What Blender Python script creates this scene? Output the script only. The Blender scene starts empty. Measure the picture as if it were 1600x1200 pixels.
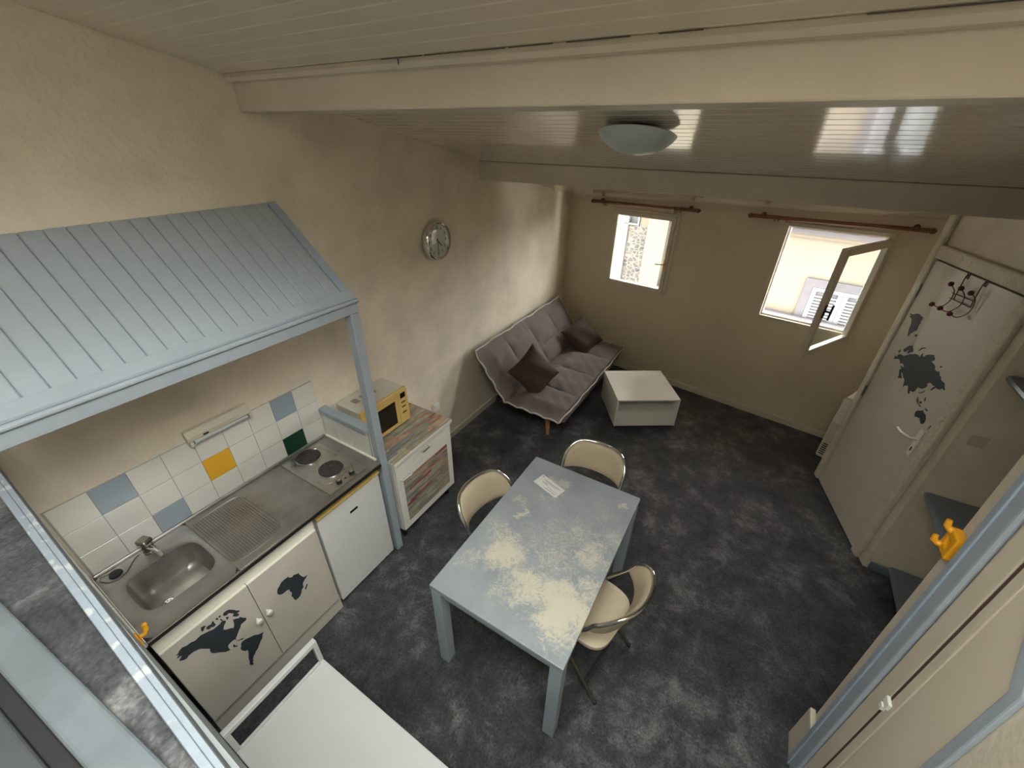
import bpy, bmesh, math, random
from mathutils import Matrix, Vector
from mathutils.geometry import tessellate_polygon
random.seed(7)
S = bpy.context.scene
COL = S.collection
R = math.radians

# ------------------------------------------------------------------ camera
cam = bpy.data.cameras.new('camera')
cam.sensor_width = 36.0
cam.lens = 643.39 / 1600 * 36
cam.clip_start = 0.02
cam_o = bpy.data.objects.new('camera', cam)
COL.objects.link(cam_o)
_f = Vector((-0.43717544, 0.73473827, -0.51868806))
_r = Vector((0.85534729, 0.5178995, 0.01269309))
_u = Vector((-0.27795439, 0.43810932, 0.85486933))
cam_o.matrix_world = Matrix(((_r.x, _u.x, -_f.x, 2.2596), (_r.y, _u.y, -_f.y, 0.0), (_r.z, _u.z, -_f.z, 2.7), (0, 0, 0, 1)))
S.camera = cam_o

# ------------------------------------------------------------------ sky, light, exposure
SKY = 16.0
w = bpy.data.worlds.new('overcast_sky')
S.world = w
w.use_nodes = True
bg = w.node_tree.nodes['Background']
bg.inputs['Color'].default_value = (1.0, 0.985, 0.97, 1)
bg.inputs['Strength'].default_value = SKY
S.view_settings.view_transform = 'Standard'
S.view_settings.look = 'None'
S.view_settings.exposure = 0.62
S.view_settings.gamma = 1.0
S.view_settings.use_curve_mapping = False
try:
    S.cycles.use_denoising = True
    S.cycles.max_bounces = 10
    S.cycles.diffuse_bounces = 6
    S.cycles.glossy_bounces = 4
    S.cycles.transparent_max_bounces = 12
    S.cycles.sample_clamp_indirect = 6.0
    S.cycles.caustics_reflective = False
    S.cycles.caustics_refractive = False
except Exception:
    pass

def portal(name, mat, w_, h_):
    l = bpy.data.lights.new(name, 'AREA')
    l.shape = 'RECTANGLE'; l.size = w_; l.size_y = h_
    l.cycles.is_portal = True
    o = bpy.data.objects.new(name, l)
    COL.objects.link(o)
    o.matrix_world = mat
    return o

# ceiling plane
def CZ(y): return 2.905 - 0.21 * (y - 1.3)
WROT = R(-8.7)
WM0 = Matrix.Translation((0, 5.16, 0)) @ Matrix.Rotation(WROT, 4, 'Z')      # window wall frame: x along the wall, y outwards
# daylight portals in the two window openings and the roof window
portal('daylight_portal', WM0 @ Matrix.Translation((1.0, 0.12, 1.545)) @ Matrix.Rotation(R(-90), 4, 'X'), 0.66, 0.80)
portal('daylight_portal', WM0 @ Matrix.Translation((2.79, 0.12, 1.58)) @ Matrix.Rotation(R(-90), 4, 'X'), 0.78, 0.90)
SKX0, SKX1, SKY0, SKY1 = 1.40, 2.95, -0.60, 0.56
TILT = math.atan(0.21)
portal('daylight_portal', Matrix.Translation(((SKX0+SKX1)/2, (SKY0+SKY1)/2, CZ((SKY0+SKY1)/2)+0.52)) @ Matrix.Rotation(-TILT, 4, 'X'), SKX1-SKX0, SKY1-SKY0)

# unseen gable window, added behind the camera to lift ceiling and beam
GX0, GX1, GZ0, GZ1 = 0.35, 0.80, 2.15, 2.60
portal('daylight_portal', Matrix.Translation(((GX0+GX1)/2, -2.78, (GZ0+GZ1)/2)) @ Matrix.Rotation(R(90), 4, 'X'), GX1-GX0, GZ1-GZ0)

# ------------------------------------------------------------------ helpers
WM = {}
def tag(o, label=None, cat=None, group=None, kind=None):
    if label: o['label'] = label
    if cat: o['category'] = cat
    if group: o['group'] = group
    if kind: o['kind'] = kind
    return o
def thing(name, loc, rz=0.0, label=None, cat=None, group=None, kind=None, mat=None):
    o = bpy.data.objects.new(name, None)
    o.empty_display_size = 0.1
    COL.objects.link(o)
    m = mat if mat is not None else Matrix.Translation(loc) @ Matrix.Rotation(rz, 4, 'Z')
    o.matrix_world = m
    WM[o.name] = m
    return tag(o, label, cat, group, kind)
class MB:
    """collects geometry for one mesh"""
    def __init__(s): s.v = []; s.f = []
    def add(s, vs, fs):
        n = len(s.v); s.v += [tuple(x) for x in vs]; s.f += [tuple(i + n for i in f) for f in fs]; return s
    def box(s, x0, x1, y0, y1, z0, z1, m=None):
        vs = [Vector(p) for p in ((x0,y0,z0),(x1,y0,z0),(x1,y1,z0),(x0,y1,z0),(x0,y0,z1),(x1,y0,z1),(x1,y1,z1),(x0,y1,z1))]
        if m is not None: vs = [m @ p for p in vs]
        return s.add(vs, [(0,3,2,1),(4,5,6,7),(0,1,5,4),(1,2,6,5),(2,3,7,6),(3,0,4,7)])
    def hexa(s, vs):
        return s.add(vs, [(0,3,2,1),(4,5,6,7),(0,1,5,4),(1,2,6,5),(2,3,7,6),(3,0,4,7)])
    def prism(s, poly, fn0, fn1):
        """poly: list of 2d points; fn0 / fn1 map a point to 3d at both ends"""
        n = len(poly)
        vs = [fn0(*p) for p in poly] + [fn1(*p) for p in poly]
        return s.add(vs, [tuple(range(n))[::-1], tuple(range(n, 2*n))] + [(i, (i+1) % n, n+(i+1) % n, n+i) for i in range(n)])
    def tube(s, path, r, n=8, closed=False, cap=True):
        P = [Vector(p) for p in path]; k = len(P); rs = r if isinstance(r, (list, tuple)) else [r]*k
        rings = []; prev = None
        for i, p in enumerate(P):
            a = P[(i-1) % k] if (closed or i) else P[0]; b = P[(i+1) % k] if (closed or i < k-1) else P[-1]
            t = (b - a).normalized()
            if prev is None:
                u = t.orthogonal().normalized()
            else:
                u = (prev - t * prev.dot(t)); u = u.normalized() if u.length > 1e-6 else t.orthogonal().normalized()
            prev = u; vv = t.cross(u)
            rings.append([p + (u*math.cos(2*math.pi*j/n) + vv*math.sin(2*math.pi*j/n))*rs[i] for j in range(n)])
        vs = [q for rg in rings for q in rg]; fs = []
        for i in range(k if closed else k-1):
            a = i*n; b = ((i+1) % k)*n
            fs += [(a+j, a+(j+1) % n, b+(j+1) % n, b+j) for j in range(n)]
        if cap and not closed: fs += [tuple(range(n))[::-1], tuple(range((k-1)*n, k*n))]
        return s.add(vs, fs)
    def lathe(s, prof, m=None, n=20):
        """prof: (radius, height) pairs around local z"""
        vs = []; k = len(prof)
        for r_, h in prof:
            for j in range(n):
                a = 2*math.pi*j/n; q = Vector((r_*math.cos(a), r_*math.sin(a), h)); vs.append(m @ q if m is not None else q)
        fs = [(i*n+j, i*n+(j+1) % n, (i+1)*n+(j+1) % n, (i+1)*n+j) for i in range(k-1) for j in range(n)]
        fs += [tuple(range(n))[::-1], tuple(range((k-1)*n, k*n))]
        return s.add(vs, fs)
    def ball(s, c, r, n=10, sc=(1,1,1)):
        k = n//2+1
        pr = [(max(1e-4, math.sin(math.pi*i/(k))), -math.cos(math.pi*i/(k))) for i in range(k+1)]
        m = Matrix.Translation(c) @ Matrix.Diagonal((r*sc[0], r*sc[1], r*sc[2], 1))
        return s.lathe(pr, m, n)
    def sheet(s, fn, nu, nv, thick=None):
        """closed shell from a surface fn(u,v)->(point, normal offset point)"""
        top = [fn(i/nu, j/nv, 1) for j in range(nv+1) for i in range(nu+1)]
        bot = [fn(i/nu, j/nv, 0) for j in range(nv+1) for i in range(nu+1)]
        N = (nu+1)*(nv+1); W_ = nu+1; fs = []
        for j in range(nv):
            for i in range(nu):
                a = j*W_+i; fs.append((a, a+1, a+W_+1, a+W_)); fs.append((N+a, N+a+W_, N+a+W_+1, N+a+1))
        for i in range(nu):
            fs.append((i, N+i, N+i+1, i+1)); a = nv*W_+i; fs.append((a, a+1, N+a+1, N+a))
        for j in range(nv):
            a = j*W_; fs.append((a, a+W_, N+a+W_, N+a)); a = j*W_+nu; fs.append((a, N+a, N+a+W_, a+W_))
        return s.add(top+bot, fs)
    def build(s, name, mat, parent=None, world=True, bevel=0.0, seg=2, smooth=False, kind=None, label=None, tri=False):
        me = bpy.data.meshes.new(name)
        vs = [Vector(p) for p in s.v]
        o = bpy.data.objects.new(name, me)
        COL.objects.link(o)
        if parent is not None:
            if world:
                inv = WM[parent.name].inverted(); vs = [inv @ p for p in vs]
            o.parent = parent; WM[o.name] = WM[parent.name]
        else:
            lo = [min(p[i] for p in vs) for i in range(3)]; hi = [max(p[i] for p in vs) for i in range(3)]
            c = Vector(((lo[0]+hi[0])/2, (lo[1]+hi[1])/2, lo[2])); vs = [p - c for p in vs]; o.location = c
            WM[o.name] = Matrix.Translation(c)
        me.from_pydata([tuple(p) for p in vs], [], s.f)
        bm = bmesh.new(); bm.from_mesh(me)
        bmesh.ops.recalc_face_normals(bm, faces=bm.faces)
        bm.to_mesh(me); bm.free()
        me.materials.append(mat)
        if smooth:
            for pl in me.polygons: pl.use_smooth = True
            try: me.set_sharp_from_angle(angle=R(40))
            except Exception: pass
        if bevel:
            b = o.modifiers.new('bevel', 'BEVEL'); b.width = bevel; b.segments = seg; b.limit_method = 'ANGLE'; b.angle_limit = R(35)
        if kind: o['kind'] = kind
        if label: o['label'] = label
        return o
def copy_tree(o, parent=None):
    c = o.copy(); COL.objects.link(c); c.parent = parent
    for ch in list(o.children): copy_tree(ch, c)
    return c
def decal(name, polys, fn, mat, parent, th=0.0012, label=None):
    """flat painted shapes, each a thin slab on the surface"""
    bm = bmesh.new()
    for poly in polys:
        vs = [bm.verts.new(fn(a, b, th)) for a, b in poly]
        vb = [bm.verts.new(fn(a, b, 0.0)) for a, b in poly]
        for tri in tessellate_polygon([[Vector((a, b, 0)) for a, b in poly]]):
            try: bm.faces.new([vs[i] for i in tri])
            except ValueError: pass
        for i in range(len(vs)): bm.faces.new((vs[i], vb[i], vb[(i+1) % len(vs)], vs[(i+1) % len(vs)]))
    me = bpy.data.meshes.new(name)
    inv = WM[parent.name].inverted()
    for v in bm.verts: v.co = inv @ v.co
    bmesh.ops.recalc_face_normals(bm, faces=bm.faces)
    bm.to_mesh(me); bm.free()
    me.materials.append(mat)
    o = bpy.data.objects.new(name, me); COL.objects.link(o); o.parent = parent; WM[o.name] = WM[parent.name]
    if label: o['label'] = label
    return o
def text_part(name, txt, size, m, mat, parent, th=0.0006):
    cu = bpy.data.curves.new('lettering', 'FONT'); cu.body = txt; cu.size = size; cu.align_x = 'CENTER'; cu.align_y = 'CENTER'; cu.extrude = th
    t = bpy.data.objects.new('lettering', cu); COL.objects.link(t)
    bpy.context.view_layer.update()
    me = bpy.data.meshes.new_from_object(t)
    bpy.data.objects.remove(t)
    me.transform(WM[parent.name].inverted() @ m)
    me.materials.clear(); me.materials.append(mat)
    o = bpy.data.objects.new(name, me); COL.objects.link(o); o.parent = parent; WM[o.name] = WM[parent.name]
    return o

# ------------------------------------------------------------------ materials
def nodes(m): return m.node_tree.nodes, m.node_tree.links
def mat(name, col, rough=0.6, metal=0.0, var=0.0, vscale=6.0, bump=0.0, bscale=40.0, coat=0.0, col2=None, spec=0.5, stretch=None, detail=6.0, bdist=0.01):
    m = bpy.data.materials.new(name); m.use_nodes = True
    n, l = nodes(m); b = n['Principled BSDF']
    c = (*col, 1)
    b.inputs['Base Color'].default_value = c
    b.inputs['Roughness'].default_value = rough
    b.inputs['Metallic'].default_value = metal
    b.inputs['Specular IOR Level'].default_value = spec
    if coat: b.inputs['Coat Weight'].default_value = coat; b.inputs['Coat Roughness'].default_value = 0.07
    co = None
    if var or bump or col2:
        tc = n.new('ShaderNodeTexCoord'); co = tc.outputs['Object']
        if stretch:
            mp = n.new('ShaderNodeMapping'); mp.inputs['Scale'].default_value = stretch; l.new(co, mp.inputs['Vector']); co = mp.outputs['Vector']
    if var or col2:
        nt = n.new('ShaderNodeTexNoise'); nt.inputs['Scale'].default_value = vscale; nt.inputs['Detail'].default_value = detail; nt.inputs['Roughness'].default_value = 0.6
        l.new(co, nt.inputs['Vector'])
        cr = n.new('ShaderNodeValToRGB')
        d = col2 if col2 else tuple(max(0, x*(1-var)) for x in col)
        e = col if col2 else tuple(min(1, x*(1+var*0.6)) for x in col)
        cr.color_ramp.elements[0].position = 0.33; cr.color_ramp.elements[0].color = (*d, 1)
        cr.color_ramp.elements[1].position = 0.67; cr.color_ramp.elements[1].color = (*e, 1)
        l.new(nt.outputs['Fac'], cr.inputs['Fac']); l.new(cr.outputs['Color'], b.inputs['Base Color'])
    if bump:
        bt = n.new('ShaderNodeTexNoise'); bt.inputs['Scale'].default_value = bscale; bt.inputs['Detail'].default_value = 5.0
        l.new(co, bt.inputs['Vector'])
        bp = n.new('ShaderNodeBump'); bp.inputs['Strength'].default_value = bump; bp.inputs['Distance'].default_value = bdist
        l.new(bt.outputs['Fac'], bp.inputs['Height']); l.new(bp.outputs['Normal'], b.inputs['Normal'])
    return m
def chain(m):
    n, l = nodes(m)
    def N(t, **kw):
        x = n.new(t)
        for k, v in kw.items():
            if k.startswith('i_'):
                x.inputs[int(k[2:]) if k[2:].isdigit() else k[2:]].default_value = v
            else: setattr(x, k, v)
        return x
    return n, l, N

CREAM = (0.74, 0.655, 0.535)
BLUE = (0.36, 0.405, 0.45)
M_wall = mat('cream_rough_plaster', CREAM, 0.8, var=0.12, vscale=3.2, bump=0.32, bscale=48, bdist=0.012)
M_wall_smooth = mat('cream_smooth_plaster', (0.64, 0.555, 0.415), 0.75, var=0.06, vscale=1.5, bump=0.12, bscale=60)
M_frameplaster = mat('cream_trowelled_frame_plaster', (0.64, 0.58, 0.47), 0.65, var=0.1, vscale=9, bump=0.8, bscale=26, bdist=0.02)
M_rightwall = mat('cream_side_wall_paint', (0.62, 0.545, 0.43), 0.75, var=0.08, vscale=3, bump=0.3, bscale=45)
M_ceilA = mat('matt_board_paint', (0.70, 0.615, 0.49), 0.55, var=0.07, vscale=1.5, stretch=(1, 8, 8), bump=0.06, bscale=30)
M_ceilB = mat('gloss_board_paint', (0.68, 0.605, 0.51), 0.18, var=0.06, vscale=1.5, stretch=(1, 8, 8), bump=0.04, bscale=14, coat=1.0)
M_beam = mat('cream_beam_paint', (0.60, 0.525, 0.42), 0.5, var=0.1, vscale=2.0, bump=0.15, bscale=20)
M_gap = mat('dark_joint', (0.10, 0.085, 0.06), 0.9)
M_blue = mat('blue_grey_wood_paint', BLUE, 0.42, var=0.08, vscale=4, bump=0.12, bscale=50)
M_bluecap = mat('blue_grey_cap_paint', (0.33, 0.40, 0.47), 0.4, var=0.1, vscale=8, bump=0.1, bscale=50)
M_bluewall = mat('blue_grey_wall_paint', (0.36, 0.39, 0.39), 0.6, var=0.08, vscale=5)
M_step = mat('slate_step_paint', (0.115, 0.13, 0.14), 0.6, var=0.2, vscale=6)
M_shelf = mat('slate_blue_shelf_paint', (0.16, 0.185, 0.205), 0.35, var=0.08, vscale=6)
M_tile = mat('white_glazed_tile', (0.72, 0.70, 0.65), 0.18, var=0.04, vscale=5)
M_tile_grey = mat('blue_grey_glazed_tile', (0.31, 0.36, 0.41), 0.18)
M_tile_yellow = mat('yellow_glazed_tile', (0.78, 0.40, 0.02), 0.18)
M_tile_green = mat('dark_green_glazed_tile', (0.012, 0.055, 0.032), 0.15)
M_grout = mat('grey_grout', (0.42, 0.39, 0.35), 0.9)
M_white = mat('white_lacquer', (0.80, 0.775, 0.71), 0.3)
M_whitebench = mat('white_laminate', (0.60, 0.59, 0.575), 0.22, var=0.03, vscale=3)
M_offwhite = mat('off_white_melamine', (0.60, 0.555, 0.48), 0.45, var=0.04, vscale=4)
M_cream_edge = mat('cream_edge_strip', (0.80, 0.77, 0.66), 0.4)
M_fridge = mat('white_fridge_enamel', (0.72, 0.715, 0.69), 0.3, var=0.03, vscale=30)
M_gold = mat('aged_yellow_plastic', (0.62, 0.44, 0.12), 0.35, var=0.15, vscale=12)
M_black = mat('black_plastic', (0.012, 0.012, 0.012), 0.35)
M_darkmap = mat('charcoal_map_paint', (0.036, 0.044, 0.052), 0.55, var=0.15, vscale=18)
M_chrome = mat('chrome', (0.78, 0.76, 0.72), 0.12, 1.0)
M_darkchrome = mat('dull_steel_tube', (0.28, 0.26, 0.23), 0.3, 1.0)
M_beige = mat('beige_vinyl', (0.55, 0.455, 0.315), 0.5, var=0.06, vscale=9, bump=0.06, bscale=300)
M_brown = mat('dark_brown_cushion_fabric', (0.052, 0.026, 0.019), 0.85, var=0.2, vscale=8, bump=0.25, bscale=14)
M_sofa = mat('taupe_sofa_fabric', (0.165, 0.132, 0.122), 0.9, var=0.14, vscale=7, bump=0.35, bscale=13, bdist=0.02)
M_piping = mat('pale_grey_piping', (0.50, 0.46, 0.41), 0.8)
M_oak = mat('orange_beech_wood', (0.42, 0.20, 0.07), 0.45, var=0.15, vscale=8, stretch=(1, 1, 0.2))
M_rod = mat('reddish_brown_varnished_wood', (0.20, 0.075, 0.03), 0.4, var=0.2, vscale=10)
M_red = mat('dark_red_enamelled_wire', (0.13, 0.014, 0.018), 0.4)
M_orange = mat('amber_plastic', (0.80, 0.36, 0.015), 0.25)
M_winpaint = mat('cream_window_paint', (0.60, 0.54, 0.43), 0.45, var=0.06, vscale=6)
M_winwhite = mat('white_window_edge_paint', (0.80, 0.78, 0.72), 0.45)
M_radiator = mat('white_radiator_enamel', (0.66, 0.62, 0.52), 0.4)
M_paper = mat('white_paper', (0.72, 0.70, 0.68), 0.7)
M_print = mat('grey_print', (0.30, 0.29, 0.29), 0.7)
M_plateiron = mat('dark_cast_iron', (0.045, 0.038, 0.036), 0.45, var=0.25, vscale=20)
M_darkrim = mat('dark_bronze_rim', (0.055, 0.042, 0.032), 0.3, 0.6)
M_clockface = mat('silver_grey_dial', (0.74, 0.71, 0.67), 0.35)
M_mwbody = mat('warm_white_painted_metal', (0.62, 0.59, 0.51), 0.4, var=0.04, vscale=9)
M_mwfront = mat('yellowed_cream_plastic', (0.68, 0.46, 0.15), 0.35, var=0.05, vscale=8)
M_darkglass = mat('dark_oven_glass', (0.012, 0.008, 0.006), 0.12)
M_lampglass = mat('frosted_aqua_lamp_glass', (0.50, 0.56, 0.53), 0.35)
M_paleflesh = mat('pale_beige_door_paint', (0.66, 0.58, 0.46), 0.5, var=0.02, vscale=5)
M_blackedge = mat('black_rubber_edge', (0.012, 0.012, 0.014), 0.5)

def glass(name, col=(0.97, 1.0, 0.99), fac=0.06):
    m = bpy.data.materials.new(name); m.use_nodes = True
    n, l, N = chain(m)
    n.remove(n['Principled BSDF'])
    t = N('ShaderNodeBsdfTransparent', i_0=(*col, 1)); g = N('ShaderNodeBsdfGlossy'); g.inputs['Roughness'].default_value = 0.02
    mx = N('ShaderNodeMixShader')
    mx.inputs[0].default_value = fac; l.new(t.outputs[0], mx.inputs[1]); l.new(g.outputs[0], mx.inputs[2])
    l.new(mx.outputs[0], n['Material Output'].inputs['Surface'])
    return m
M_glass = glass('clear_window_glass')
M_clockglass = glass('clear_clock_glass')

def carpet():
    m = bpy.data.materials.new('charcoal_mottled_carpet'); m.use_nodes = True
    n, l, N = chain(m); b = n['Principled BSDF']
    tc = N('ShaderNodeTexCoord')
    big = N('ShaderNodeTexNoise'); big.inputs['Scale'].default_value = 4.2; big.inputs['Detail'].default_value = 12; big.inputs['Roughness'].default_value = 0.74; big.inputs['Distortion'].default_value = 0.25
    fine = N('ShaderNodeTexNoise'); fine.inputs['Scale'].default_value = 90; fine.inputs['Detail'].default_value = 3
    l.new(tc.outputs['Object'], big.inputs['Vector']); l.new(tc.outputs['Object'], fine.inputs['Vector'])
    cr = N('ShaderNodeValToRGB')
    e = cr.color_ramp.elements; e[0].position = 0.36; e[0].color = (0.018, 0.018, 0.020, 1); e[1].position = 0.68; e[1].color = (0.160, 0.156, 0.152, 1)
    x = e.new(0.52); x.color = (0.050, 0.050, 0.052, 1)
    l.new(big.outputs['Fac'], cr.inputs['Fac'])
    cr2 = N('ShaderNodeValToRGB'); cr2.color_ramp.elements[0].position = 0.25; cr2.color_ramp.elements[0].color = (0.45, 0.45, 0.45, 1); cr2.color_ramp.elements[1].position = 0.75; cr2.color_ramp.elements[1].color = (1.5, 1.5, 1.5, 1)
    l.new(fine.outputs['Fac'], cr2.inputs['Fac'])
    mul = N('ShaderNodeMix', data_type='RGBA', blend_type='MULTIPLY'); mul.inputs[0].default_value = 1.0
    l.new(cr.outputs['Color'], mul.inputs[6]); l.new(cr2.outputs['Color'], mul.inputs[7])
    l.new(mul.outputs[2], b.inputs['Base Color'])
    b.inputs['Roughness'].default_value = 0.75; b.inputs['Specular IOR Level'].default_value = 0.35
    b.inputs['Sheen Weight'].default_value = 0.15
    bp = N('ShaderNodeBump'); bp.inputs['Strength'].default_value = 0.6; bp.inputs['Distance'].default_value = 0.01
    l.new(fine.outputs['Fac'], bp.inputs['Height']); l.new(bp.outputs['Normal'], b.inputs['Normal'])
    return m
M_carpet = carpet()

def steel(name, base=0.34, rough=0.34):
    m = bpy.data.materials.new(name); m.use_nodes = True
    n, l, N = chain(m); b = n['Principled BSDF']
    tc = N('ShaderNodeTexCoord')
    a = N('ShaderNodeTexNoise'); a.inputs['Scale'].default_value = 5; a.inputs['Detail'].default_value = 8; a.inputs['Roughness'].default_value = 0.65
    l.new(tc.outputs['Object'], a.inputs['Vector'])
    cr = N('ShaderNodeValToRGB'); cr.color_ramp.elements[0].position = 0.3; cr.color_ramp.elements[0].color = (base*0.78, base*0.74, base*0.68, 1)
    cr.color_ramp.elements[1].position = 0.7; cr.color_ramp.elements[1].color = (base*1.3, base*1.25, base*1.18, 1)
    l.new(a.outputs['Fac'], cr.inputs['Fac']); l.new(cr.outputs['Color'], b.inputs['Base Color'])
    rr = N('ShaderNodeMapRange'); rr.inputs[3].default_value = rough-0.08; rr.inputs[4].default_value = rough+0.14
    l.new(a.outputs['Fac'], rr.inputs[0]); l.new(rr.outputs[0], b.inputs['Roughness'])
    b.inputs['Metallic'].default_value = 0.9
    return m
M_steel = steel('worn_stainless_steel', 0.40, 0.36)
M_hob = steel('hob_stainless_steel', 0.50, 0.26)

def print_boards(name, axis_u, axis_v):
    """printed vinyl of narrow weathered multi-coloured boards (flat print)"""
    m = bpy.data.materials.new(name); m.use_nodes = True
    n, l, N = chain(m); b = n['Principled BSDF']
    tc = N('ShaderNodeTexCoord'); sp = N('ShaderNodeSeparateXYZ'); l.new(tc.outputs['Object'], sp.inputs[0])
    def math_(op, a, bb=None):
        x = N('ShaderNodeMath', operation=op)
        for i, q in enumerate((a, bb)):
            if q is None: continue
            if isinstance(q, (int, float)): x.inputs[i].default_value = q
            else: l.new(q, x.inputs[i])
        return x.outputs[0]
    u, v = sp.outputs[axis_u], sp.outputs[axis_v]
    row = math_('FLOOR', math_('MULTIPLY', v, 46.0))
    wn = N('ShaderNodeTexWhiteNoise', noise_dimensions='1D'); l.new(row, wn.inputs['W'])
    cell = math_('FLOOR', math_('ADD', math_('MULTIPLY', u, 4.2), math_('MULTIPLY', wn.outputs['Value'], 9.0)))
    cb = N('ShaderNodeCombineXYZ'); l.new(row, cb.inputs[0]); l.new(cell, cb.inputs[1])
    w2 = N('ShaderNodeTexWhiteNoise', noise_dimensions='2D'); l.new(cb.outputs[0], w2.inputs['Vector'])
    cr = N('ShaderNodeValToRGB'); cr.color_ramp.interpolation = 'CONSTANT'
    cols = [(0.0, (0.36, 0.33, 0.22)), (0.18, (0.28, 0.30, 0.28)), (0.32, (0.42, 0.36, 0.26)), (0.48, (0.45, 0.22, 0.14)), (0.58, (0.22, 0.25, 0.26)), (0.70, (0.30, 0.09, 0.09)), (0.80, (0.40, 0.37, 0.30)), (0.92, (0.50, 0.32, 0.22))]
    e = cr.color_ramp.elements
    e[0].position = 0.0; e[0].color = (*cols[0][1], 1); e[1].position = cols[1][0]; e[1].color = (*cols[1][1], 1)
    for p_, c_ in cols[2:]:
        q = e.new(p_); q.color = (*c_, 1)
    l.new(w2.outputs['Value'], cr.inputs['Fac'])
    mp = N('ShaderNodeMapping'); sc = [60, 60, 60]; sc[axis_u] = 7; mp.inputs['Scale'].default_value = sc
    l.new(tc.outputs['Object'], mp.inputs['Vector'])
    nt = N('ShaderNodeTexNoise'); nt.inputs['Scale'].default_value = 1.4; nt.inputs['Detail'].default_value = 6; l.new(mp.outputs[0], nt.inputs['Vector'])
    c2 = N('ShaderNodeValToRGB'); c2.color_ramp.elements[0].position = 0.3; c2.color_ramp.elements[0].color = (0.55, 0.52, 0.5, 1); c2.color_ramp.elements[1].position = 0.7; c2.color_ramp.elements[1].color = (1.35, 1.35, 1.3, 1)
    l.new(nt.outputs['Fac'], c2.inputs['Fac'])
    mul = N('ShaderNodeMix', data_type='RGBA', blend_type='MULTIPLY'); mul.inputs[0].default_value = 1.0
    l.new(cr.outputs['Color'], mul.inputs[6]); l.new(c2.outputs['Color'], mul.inputs[7])
    l.new(mul.outputs[2], b.inputs['Base Color']); b.inputs['Roughness'].default_value = 0.35
    return m
M_print_top = print_boards('printed_board_vinyl_top', 1, 0)
M_print_door = print_boards('printed_board_vinyl_door', 1, 2)

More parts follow.
